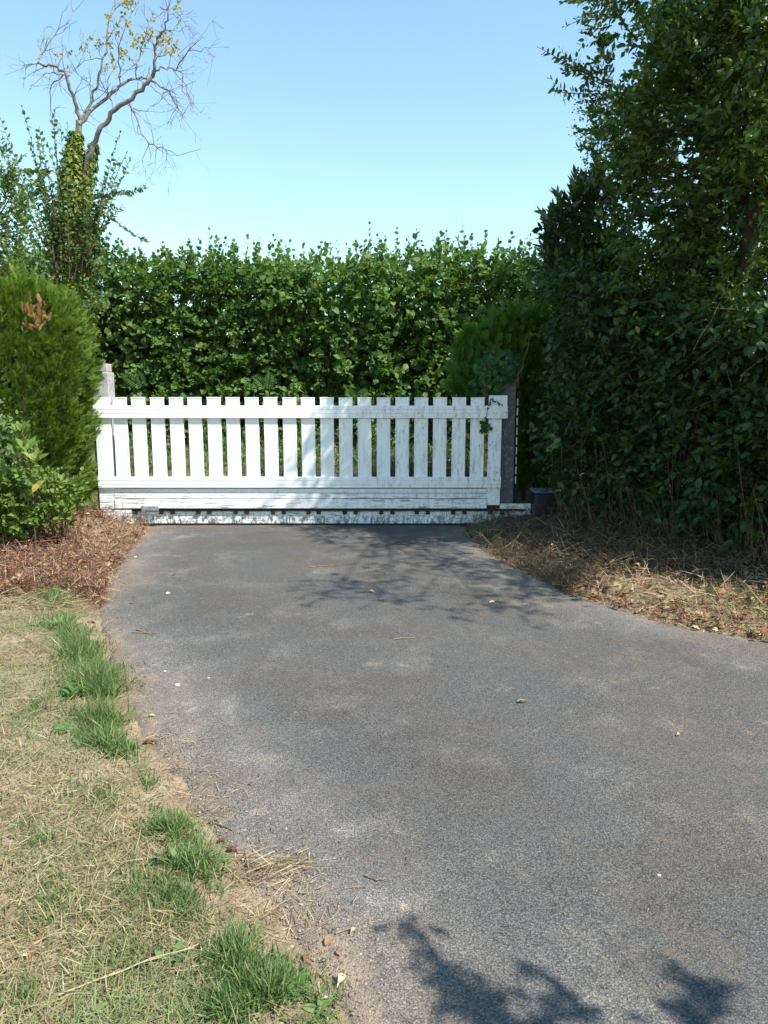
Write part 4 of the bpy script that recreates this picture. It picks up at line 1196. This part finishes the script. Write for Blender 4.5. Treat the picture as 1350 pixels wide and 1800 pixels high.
# far tree over the hedge
rng = np.random.default_rng(501)
ft = thing('distant_tree', 'small distant grey-green tree top showing over the hazel hedge', 'tree', (*at(486, 600, 30)[:2], 0))
c = at(486, 490, 30)
A = c + unit(rng.normal(0, 1, (260, 3))) * np.array([1.3, 1.0, .75]) * rng.uniform(.4, 1, (260, 1))
scatter('crown', LEAF_OVAL, *sprays(A, rng.normal(0, .6, A.shape) + [0, 0, .4], .4, 8, .14, rng), M['grey_leaf'], ft)
tubes('trunk', [(np.array([(c[0], 30, 0), (c[0] + .1, 30, 2.5), (c[0], 30, c[2])]), np.array([.2, .16, .06]))], M['bark'], ft, 8)

# ------------------------------------------------------------------ lawn, weeds, litter
rng = np.random.default_rng(600)
def surf_z(x, y):
    d = drive_sdf(x, y)
    return np.where(d < 0, np.maximum(.002 + .012 * smooth(0, .10, -d), ground_z(x, y)), np.maximum(ground_z(x, y), -.10 * smooth(0, .12, d)))
def visible(x, y, m=.12):
    return (np.abs(x) < (.53 + m) * (y + .2)) & (y > 1.25)
n = 150000
Y = 1.25 + 4.5 * rng.random(n) ** 1.35; X = -(.62 * Y + .25) + rng.random(n) * (.62 * Y + .55)
d = poly_sdf(X, Y, DRIVE)
clump = fbm(X * 2.4, Y * 2.4, 61); fine = fbm(X * 9, Y * 9, 62)
dens = smooth(.02, .30, d + (fine - .47) * .25) * np.clip(.40 + 1.3 * (fine - .36), .05, 1)
keep = (rng.random(n) < dens) & (Y < 5.45 + .25 * (clump - .5))
X, Y = X[keep], Y[keep]; clump = clump[keep]
n = len(X)
print('dry blades', n)
P = np.stack([X, Y, surf_z(X, Y) + rng.uniform(0, .014, n)], -1)
az = rng.uniform(0, 6.28, n); el = np.abs(rng.normal(0, .42, n)) + .02
D = np.stack([np.cos(az) * np.cos(el), np.sin(az) * np.cos(el), np.sin(el)], -1)
rn = np.clip(rng.beta(2.2, 2.0, n) * .93 + .25 * (clump - .47), 0, .93)
rn = np.where(rng.random(n) < .10 + .75 * smooth(.46, .62, fbm(X * 2.1 + 3, Y * 2.1, 64)), .99, rn)
tag(scatter('dry_grass', T_blade(3, -.12), P, D, np.array([0, 0, 1]) + rng.normal(0, .5, (n, 3)), rng.uniform(.02, .075, n), rn, M['grass_dry'], width=rng.uniform(.0016, .0036, n)),
    'sun-bleached dry lawn grass along the left edge of the driveway', 'grass', kind='stuff')
def blades(cu, cv, ru, rv, n, h0, h1, w0=.0025, w1=.0055):
    a = rng.uniform(0, 6.28, n); r = np.abs(rng.normal(0, .62, n)) ** .85
    r = r * 1.15
    uvp = np.stack([cu + ru * r * np.cos(a), cv + rv * r * np.sin(a)], -1)
    P = np.array([gp(u, v, .02) for u, v in uvp])
    k = (fbm(P[:, 0] * 9, P[:, 1] * 9, 77) + rng.normal(0, .06, n) > .36 + .12 * r ** 2)
    P = P[k]; r = r[k]; n = len(P)
    e = 1 - np.minimum(r, 1.3) ** 1.2 - .5 * (vnoise(P[:, 0] * 14, P[:, 1] * 14, 78) - .3)
    return P, (h0 + (h1 - h0) * rng.random(n)) * np.clip(.6 + .45 * e, .3, 1.1), rng.gamma(5, (w0 + w1) / 10, n)
zones = [(95, 1056, 60, 20, 1300, .04, .10), (118, 1105, 60, 32, 1500, .05, .12), (140, 1150, 66, 40, 2200, .05, .14), (165, 1205, 66, 44, 2600, .06, .15), (172, 1262, 70, 44, 2600, .05, .15), (185, 1312, 66, 36, 1600, .03, .11), (215, 1290, 30, 50, 500, .03, .08),
         (300, 1458, 52, 36, 1300, .04, .09), (330, 1520, 80, 46, 1700, .03, .11), (335, 1585, 90, 50, 1400, .02, .08), (290, 1560, 60, 60, 500, .02, .06), (425, 1680, 66, 50, 1700, .04, .10), (475, 1745, 95, 55, 2600, .04, .10), (530, 1795, 60, 30, 800, .03, .08), (390, 1780, 90, 50, 1200, .02, .07),
         (60, 1250, 60, 90, 700, .02, .06), (180, 1400, 120, 50, 900, .02, .05), (90, 1600, 90, 80, 800, .02, .05), (220, 1690, 120, 70, 1100, .02, .055), (40, 1770, 80, 60, 800, .02, .05), (240, 1570, 70, 90, 700, .02, .06), (70, 1480, 90, 50, 500, .02, .05), (30, 1060, 40, 20, 200, .03, .06), (260, 1380, 40, 40, 200, .02, .05)]
PP = []; HH = []; WW = []
for z in zones:
    p, h, w = blades(*z); PP.append(p); HH.append(h); WW.append(w)
m = 26000                                                    # thin green regrowth everywhere in the lawn
Yr = 1.25 + 4.1 * rng.random(m); Xr = -(.62 * Yr + .25) + rng.random(m) * (.62 * Yr + .5)
kk = (poly_sdf(Xr, Yr, DRIVE) > .12) & (fbm(Xr * 3, Yr * 3, 66) + rng.normal(0, .05, m) > .45)
PP.append(np.stack([Xr, Yr, 0 * Xr], -1)[kk]); HH.append(rng.uniform(.015, .05, kk.sum())); WW.append(rng.uniform(.0018, .0035, kk.sum()))
P = np.concatenate(PP); h = np.concatenate(HH); w = np.concatenate(WW)
P[:, 2] = surf_z(P[:, 0], P[:, 1]) - .003
n = len(P)
tag(scatter('green_grass', T_blade(4, .45), P, np.array([.05, 0, 1]) + rng.normal(0, .50, (n, 3)), rng.normal(0, 1, (n, 3)), h, np.clip(rng.beta(1.2, 1.3, n) + .25 * (fbm(P[:, 0] * 4, P[:, 1] * 4, 71) - .47), 0, 1), M['grass_green'], width=w),
    'fresh green grass tufts along the driveway edge of the dry lawn', 'grass', kind='stuff')
# broad leaf weeds
def rosette(u, v, n, L, w, label, up=.5):
    c = gp(u, v, .02); c[2] = float(surf_z(c[0], c[1]))
    t = thing('weed_rosette', label, 'weed', c, 'weeds in the lawn edge')
    a = np.arange(n) * 2.4 + rng.random()
    D = np.stack([np.cos(a), np.sin(a), rng.uniform(up * .5, up * 1.5, n)], -1)
    leaf_objects('leaf', 'weed_leaf_%d' % int(w * 100), T_leaf(w, .06, .22), np.tile(c, (n, 1)) + rng.normal(0, .006, (n, 3)), D, np.tile([0, 0, 1.], (n, 1)) + rng.normal(0, .2, (n, 3)), rng.uniform(.45, .85, n) * L, rng.uniform(.2, 1, n), M['weed'], t)
rosette(98, 1102, 10, .13, .30, 'dandelion rosette in the farthest green grass strip of the lawn edge', .7)
rosette(122, 1088, 6, .09, .5, 'small broadleaf weed just beyond the dandelion at the lawn edge', .6)
rosette(62, 1102, 5, .08, .6, 'lone flat weed on dry grass left of the dandelion', .3)
rosette(128, 1225, 9, .13, .55, 'dock-like weed with big pale leaves in the long grass strip', .7)
rosette(110, 1285, 8, .07, .7, 'small round-leaved weed left of the long grass strip', .4)
rosette(200, 1325, 7, .06, .8, 'round-leaved weed at the lower end of the long grass strip', .5)
rosette(232, 1310, 6, .06, .6, 'tiny weed at the asphalt edge below the long grass', .5)
rosette(318, 1520, 8, .12, .22, 'weed with long strap leaves in the tuft by the straw patch', .8)
rosette(385, 1500, 4, .05, .6, 'small pale weed beside the dark red fallen leaves', .4)
rosette(305, 1690, 7, .07, .5, 'small leafy weed in the dry lawn near the bottom', .7)
rosette(520, 1735, 6, .06, .8, 'round-leaved weed in the nearest green grass tuft', .6)
rosette(560, 1765, 4, .07, .45, 'pointed-leaf weed by the asphalt edge at the bottom', .4)
rosette(350, 1705, 3, .04, .6, 'tiny two-leaved weed right of the small leafy weed', .4)
rosette(75, 1612, 4, .04, .6, 'tiny seedling in the dry lawn at far left', .5)
rosette(160, 1795, 4, .05, .6, 'little weed at the bottom left edge of the lawn', .4)
# tuft of rushy grass and weeds growing in front of the sill at right
rng = np.random.default_rng(601)
gpnts = []
for (cu, cv, ru, rv, n_, h0, h1) in [(845, 935, 30, 8, 260, .05, .12), (880, 945, 45, 14, 500, .04, .10), (835, 922, 12, 4, 26, .2, .32), (868, 925, 16, 5, 24, .15, .26), (1320, 1060, 45, 25, 500, .03, .08), (1245, 1050, 14, 10, 120, .05, .11), (1335, 1085, 30, 15, 250, .03, .07)]:
    gpnts.append(blades(cu, cv, ru, rv, n_, h0, h1, .004, .008))
P = np.concatenate([g[0] for g in gpnts]); h = np.concatenate([g[1] for g in gpnts]); w = np.concatenate([g[2] for g in gpnts])
P[:, 2] = surf_z(P[:, 0], P[:, 1]) - .004
n = len(P)
tag(scatter('sill_grass', T_blade(4, .4), P, np.array([0, 0, 1]) + rng.normal(0, .3, (n, 3)), rng.normal(0, 1, (n, 3)), h, rng.random(n), M['grass_green'], width=w),
    'green grass tufts in front of the gate end and along the right straw strip', 'grass', kind='stuff')

def strands(name, label, poly, n, L0, L1, w0, w1, mat, lift, rngk, el_s=.25, cat='litter', lr=False):
    uvp = in_poly(n, poly, rngk)
    P = np.array([gp(u, v, .03) for u, v in uvp])
    P[:, 2] = surf_z(P[:, 0], P[:, 1]) + lift * rngk.random(n) ** 2
    az = rngk.uniform(0, 6.28, n); el = rngk.normal(.08, el_s, n)
    D = np.stack([np.cos(az) * np.cos(el), np.sin(az) * np.cos(el), np.sin(el)], -1)
    return tag(scatter(name, T_blade(4, -.15), P, D, np.array([0, 0, 1]) + rngk.normal(0, .5, (n, 3)), rngk.uniform(L0, L1, n), rngk.random(n), mat, width=rngk.uniform(w0, w1, n)), label, cat, kind='stuff')
rng = np.random.default_rng(700)
LP = [(-60, 975), (0, 955), (70, 915), (150, 872), (200, 886), (262, 929), (228, 968), (200, 1005), (178, 1062), (130, 1040), (60, 1050), (-60, 1060)]
strands('dead_leaf_litter', 'red-brown heap of dead stalks and leaves beside the left gate end', LP, 13000, .04, .15, .003, .008, M['red_litter'], .15, rng, .6, 'litter')
strands('dry_stalk_litter', 'tan dry stalks scattered on the soil left of the driveway top', [(-60, 985), (0, 985), (180, 1000), (175, 1060), (150, 1075), (0, 1075), (-60, 1075)], 3000, .05, .2, .002, .005, M['straw'], .04, rng, .25)
RP = [(1003, 1046), (1050, 1012), (1120, 1006), (1200, 1012), (1350, 995), (1480, 1005), (1480, 1170), (1350, 1120), (1200, 1098), (1100, 1068)]
strands('straw_strip', 'sunlit golden straw and cut stalks along the right driveway edge', RP, 4200, .05, .22, .0025, .007, M['straw_mix'], .10, rng, .45, 'straw')
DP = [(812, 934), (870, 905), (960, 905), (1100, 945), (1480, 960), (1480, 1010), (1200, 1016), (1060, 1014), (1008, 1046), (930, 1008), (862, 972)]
strands('shaded_litter', 'dark tangle of dead stalks in the shade under the right hedge', DP, 16000, .05, .20, .003, .009, M['dark_litter'], .14, rng, .5)  # stalk litter in a darker tone, colour deepening the shade below the hedge
def chips(name, label, poly, n, s0, s1, mat, lift):
    uvp = in_poly(n, poly, rng); P = np.array([gp(u, v, .03) for u, v in uvp]); P[:, 2] = surf_z(P[:, 0], P[:, 1]) + .01 + lift * rng.random(n) ** 2
    az = rng.uniform(0, 6.28, n)
    tag(scatter(name, T_leaf(.55, .16, .5), P, np.stack([np.cos(az), np.sin(az), rng.normal(.1, .4, n)], -1), np.array([0, 0, 1]) + rng.normal(0, .6, (n, 3)), rng.uniform(s0, s1, n), rng.random(n) ** 1.3 * .8, mat), label, 'leaf litter', kind='stuff')
chips('leaf_litter', 'curled dead brown leaves among the stalks under the right hedge', [(1000, 1046), (900, 960), (1050, 950), (1480, 985), (1480, 1150), (1200, 1098)], 900, .03, .07, M['dry_leaf'], .08)
chips('leaf_litter', 'curled dead reddish leaves on the heap left of the gate', LP, 900, .025, .06, M['dry_leaf'], .12)
# edge dusting and loose bits on the asphalt
e0 = np.array(DRIVE[:15])
seg = rng.integers(0, 14, 3600); t = rng.random(3600)[:, None]
P = e0[seg] + (e0[seg + 1] - e0[seg]) * t
P = np.concatenate([P + rng.normal(0, .085, P.shape)], 0)
patch = fbm(P[:, 0] * 3, P[:, 1] * 3, 81) > .44
P = P[patch]
n = len(P); az = rng.uniform(0, 6.28, n)
P3 = np.stack([P[:, 0], P[:, 1], surf_z(P[:, 0], P[:, 1]) + .003 + .008 * rng.random(n)], -1)
tag(scatter('edge_straw', T_blade(3, -.10), P3, np.stack([np.cos(az), np.sin(az), rng.normal(.03, .12, n)], -1), np.array([0, 0, 1]) + rng.normal(0, .35, (n, 3)), rng.uniform(.02, .08, n), rng.random(n), M['straw'], width=rng.uniform(.0012, .0028, n)),
    'thin dry grass bits strewn along the sandy left edge of the asphalt', 'straw', kind='stuff')
seg = rng.integers(0, 14, 7000); t = rng.random(7000)[:, None]
P = e0[seg] + (e0[seg + 1] - e0[seg]) * t + rng.normal(0, .075, (7000, 2)) + np.array([.03, 0])
OCT = (np.array([(1, 0, 0), (-1, 0, 0), (0, 1, 0), (0, -1, 0), (0, 0, .7), (0, 0, -.7)], float), np.array([(0, 2, 4), (2, 1, 4), (1, 3, 4), (3, 0, 4)]))
P3 = np.stack([P[:, 0], P[:, 1], surf_z(P[:, 0], P[:, 1]) + .001], -1)
tag(scatter('edge_grit', OCT, P3, rng.normal(0, 1, P3.shape) * [1, 1, .2], np.array([0, 0, 1]) + rng.normal(0, .4, P3.shape), rng.gamma(2.0, .0008, 7000) + .0008, rng.random(7000) ** 1.4, M['grit']),
    'loose sandy grit along the left edge of the asphalt', 'grit', kind='stuff')
c = gp(495, 1535); n = 150
P = c[None, :2] + rng.normal(0, 1, (n, 2)) * np.array([.055, .032])
P3 = np.stack([P[:, 0], P[:, 1], surf_z(P[:, 0], P[:, 1]) + .004 + .02 * rng.random(n)], -1); az = rng.normal(.35, .5, n) + math.pi * rng.integers(0, 2, n)
tag(scatter('straw_patch', T_blade(4, -.10), P3, np.stack([np.cos(az), np.sin(az), rng.normal(.05, .15, n)], -1), np.array([0, 0, 1]) + rng.normal(0, .35, (n, 3)), rng.uniform(.03, .13, n), rng.random(n), M['straw'], width=rng.uniform(.0014, .003, n)),
    'little heap of straw lying across the asphalt edge near the green tuft', 'straw', kind='stuff')
n = 9000
Y = 1.3 + 6.6 * rng.random(n); X = (rng.random(n) * 2 - 1) * (.56 * Y + .1)
keep = (drive_sdf(X, Y) < -.02) & (rng.random(n) < smooth(.40, .66, fbm(X * 1.4, Y * 1.4, 91)) + .05)
X, Y = X[keep], Y[keep]; n = len(X); az = rng.uniform(0, 6.28, n)
P3 = np.stack([X, Y, surf_z(X, Y) + .004], -1)
tag(scatter('asphalt_debris', T_blade(2, -.1), P3, np.stack([np.cos(az), np.sin(az), rng.normal(.03, .1, n)], -1), np.array([0, 0, 1]) + rng.normal(0, .3, (n, 3)), rng.uniform(.006, .022, n), np.clip(rng.random(n) * .9, 0, 1), M['dark_litter'], width=rng.uniform(.0012, .0035, n)),
    'fine brown plant debris dusted over the asphalt', 'debris', kind='stuff')
# long bleached stalks in the lawn
rng = np.random.default_rng(702)
stalks = [((105, 1770), (365, 1665), 'long pale stalk lying across the near lawn'), ((165, 1745), (345, 1690), 'thin pale stalk beside the long stalk in the near lawn'), ((60, 1535), (125, 1500), 'orange dry stalk in the left lawn'), ((0, 1105), (108, 1160), 'bent pale stalk reaching the long grass from the left edge'), ((70, 1240), (5, 1242), 'flat pale stalk by the left picture edge'), ((60, 960), (160, 975), 'long thin stalk on the red-brown heap')]
for a, b, lab in stalks:
    A = gp(*a, .02); B = gp(*b, .02); A[2] = surf_z(A[0], A[1]) + .02; B[2] = surf_z(B[0], B[1]) + .03
    p = wiggle(A, B, 8, .006, rng)
    tag(tubes('dry_stalk', [(p, np.linspace(.0024, .0012, 8))], M['pale_stalk'], None, 5), lab, 'stalk', 'dry stalks lying on the lawn')
def twig(pts, r, label):
    paths = []
    for a, b in pts:
        A = gp(*a); B = gp(*b); A[2] = surf_z(A[0], A[1]) + r + .001; B[2] = surf_z(B[0], B[1]) + r + .001
        p = wiggle(A, B, 7, .003, rng); p[:, 2] = np.linspace(A[2], B[2], 7) + np.abs(rng.normal(0, .002, 7))
        paths.append((p, np.linspace(r, r * .6, 7)))
    tag(tubes('twig', paths, M['dry_stem'], None, 5), label, 'twig', 'twigs on the driveway')
twig([((231, 1117), (278, 1118)), ((240, 1112), (268, 1122))], .004, 'crossed brown twig on the asphalt near the long grass')
twig([((695, 1129), (727, 1126))], .004, 'short straight twig in the middle of the driveway')
twig([((1116, 1084), (1140, 1068)), ((1128, 1076), (1190, 1060)), ((1165, 1066), (1180, 1048))], .009, 'forked pale stick at the right straw edge')
twig([((1220, 1106), (1300, 1100))], .006, 'thin pale stick lying below the right straw strip')
twig([((640, 1548), (660, 1557)), ((660, 1557), (680, 1556))], .0025, 'curved thin stalk on the near asphalt')
twig([((590, 1650), (625, 1640))], .003, 'pale flat stalk by the near fallen leaves')
twig([((370, 1445), (408, 1464))], .003, 'thin twig crossing the sandy edge above the red leaves')
twig([((425, 1508), (450, 1512)), ((432, 1500), (440, 1550))], .0035, 'dark forked twig by the straw heap on the edge')
twig([((545, 1000), (600, 996))], .003, 'fine pale stalk on the asphalt below the gate')
twig([((870, 885), (930, 868)), ((905, 898), (985, 850)), ((880, 900), (950, 905)), ((935, 866), (985, 868)), ((920, 900), (945, 925))], .010, 'tangle of bare sticks leaning on the motor box')
# fallen leaves
fl = [(605, 1716, .048, .97, 'pale cream fallen leaf at the near asphalt edge'), (592, 1760, .035, .05, 'dark red fallen leaf by the cream leaf'), (578, 1755, .035, .98, 'small whitish fallen leaf by the cream leaf'),
      (572, 1668, .045, .42, 'curled brown fallen leaf above the cream leaf'), (380, 1478, .045, .04, 'dark red fallen leaf at the upper straw edge'), (398, 1492, .05, .02, 'dark plum fallen leaf on the sandy edge'), (418, 1515, .045, .3, 'orange-brown fallen leaf by the forked twig'),
      (452, 1530, .04, .1, 'dark brown fallen leaf by the straw heap'), (540, 1675, .04, .25, 'rusty fallen leaf at the near lawn edge'), (648, 1044, .06, .85, 'pale fallen leaf at the tip of the branch shadow'), (860, 1064, .055, .8, 'pale fallen leaf beside the right branch shadow'),
      (305, 1016, .06, .3, 'brown fallen leaf on the asphalt near the red heap'), (908, 1241, .06, .55, 'tan fallen leaf on the open asphalt right of centre'), (232, 1066, .05, .35, 'orange-brown fallen leaf at the left asphalt edge'), (168, 1094, .07, .12, 'dark dead leaf at the bend of the left edge'),
      (28, 1703, .05, .97, 'cream fallen leaf in the lawn at far left'), (48, 1708, .05, .5, 'tan curled leaf beside the cream leaf at far left'), (250, 1308, .06, .1, 'dark brown curled leaf at the asphalt edge below the long grass'), (55, 1075, .06, .32, 'orange fallen leaf at the upper left lawn'),
      (1195, 1298, .03, .8, 'small pale leaf on the right asphalt'), (272, 1262, .035, .9, 'small pale leaf on the sandy edge beside the long grass'), (625, 1643, .03, .85, 'little star-like pale leaf on the near asphalt'), (600, 1685, .03, .5, 'small tan leaf right of the curled brown leaf')]
TF = T_leaf(.50, .20, .55)
for u, v, s, r, lab in fl:
    p = gp(u, v); p[2] = surf_z(p[0], p[1]) + .006
    a = rng.uniform(0, 6.28)
    o = leaf_objects('fallen_leaf', 'fallen_leaf', TF, p[None], np.array([[math.cos(a), math.sin(a), .12]]), np.array([[rng.normal(0, .2), rng.normal(0, .2), 1]]), np.array([s * .8]), np.array([r * .92]), M['dry_leaf'], None)[0]
    tag(o, lab, 'leaf', 'fallen leaves')
for k, (u, v, r, lab) in enumerate([(290, 1185, .008, 'tiny white pebble on the asphalt beside the long grass'), (312, 1209, .013, 'flat white pebble on the asphalt right of the long grass'), (367, 1197, .007, 'tiny white pebble right of the flat white one'), (295, 1046, .016, 'flat pale pebble near the top left of the asphalt'), (238, 982, .012, 'small white pebble by the red-brown heap'), (1158, 1547, .006, 'tiny pale pebble at the right of the near asphalt')]):
    p = gp(u, v)
    rock('pebble', (p[0], p[1], .016), (r, r * .8, r * .45), M['white_stone'], lab, 40 + k, 'pebbles on the driveway')

# ------------------------------------------------------------------ garden tree beside the near driveway; its boughs shade the foreground
rng = np.random.default_rng(800)
gt = thing('garden_tree', 'leafy garden tree beside the near driveway casting the foreground branch shadow', 'tree', (4.4, -2.0, 0))
tk = np.array([(4.4, -2.0, -.05), (4.35, -1.95, 1.2), (4.25, -1.9, 2.3), (4.2, -1.9, 3.4), (4.25, -1.9, 4.3)])
blob = []
for (u, v), z, n_, sp_ in [((712, 1640), 2.6, 3, .04), ((735, 1655), 2.6, 3, .04), ((760, 1690), 2.6, 4, .05), ((790, 1730), 2.65, 10, .07), ((815, 1750), 2.7, 12, .08), ((830, 1780), 2.7, 14, .09), ((870, 1795), 2.7, 12, .09), ((950, 1725), 2.6, 3, .03), ((985, 1755), 2.6, 4, .04), ((1020, 1785), 2.65, 6, .05), ((930, 1800), 2.7, 10, .09), ((1215, 1725), 2.7, 4, .05), ((1235, 1755), 2.7, 8, .06), ((1255, 1785), 2.7, 12, .08), ((1200, 1800), 2.7, 8, .07)]:
    blob.append((over(u, v, z), n_, sp_))
OB = np.concatenate([np.tile(b, (n_, 1)) + rng.normal(0, s_ * .34, (n_, 3)) for b, n_, s_ in blob])
crown = np.array([4.3, -2.0, 3.7]) + unit(rng.normal(0, 1, (420, 3))) * np.array([.9, .9, .9]) * rng.uniform(.4, 1, (420, 1))
G = cat(sprays(OB, np.array([-.6, .35, 0]) + rng.normal(0, .4, OB.shape), .06, 5, .034, rng, up=.6), sprays(crown, rng.normal(0, .6, crown.shape) + [0, 0, .3], .3, 9, .06, rng))
scatter('crown', LEAF_OVAL, *G, M['broad'], gt)
tubes('trunk', [(tk, np.array([.12, .10, .08, .06, .03]))], M['bark'], gt, 9)
ends = [blob[0][0], blob[7][0], blob[11][0]]
starts = [tk[2], tk[2], tk[3]]
limbs = []
for chain in ((6, 5, 4, 3, 2, 1, 0), (10, 9, 8, 7), (14, 13, 12, 11)):
    pts = [tk[2]] + [blob[c_][0] for c_ in chain]
    limbs.append((np.array(pts), np.linspace(.03, .006, len(pts))))
limbs += branch_to(crown, tk, rng, 8, .018)
tubes('branches', limbs, M['bark'], gt, 5, 'stuff')
print('done')
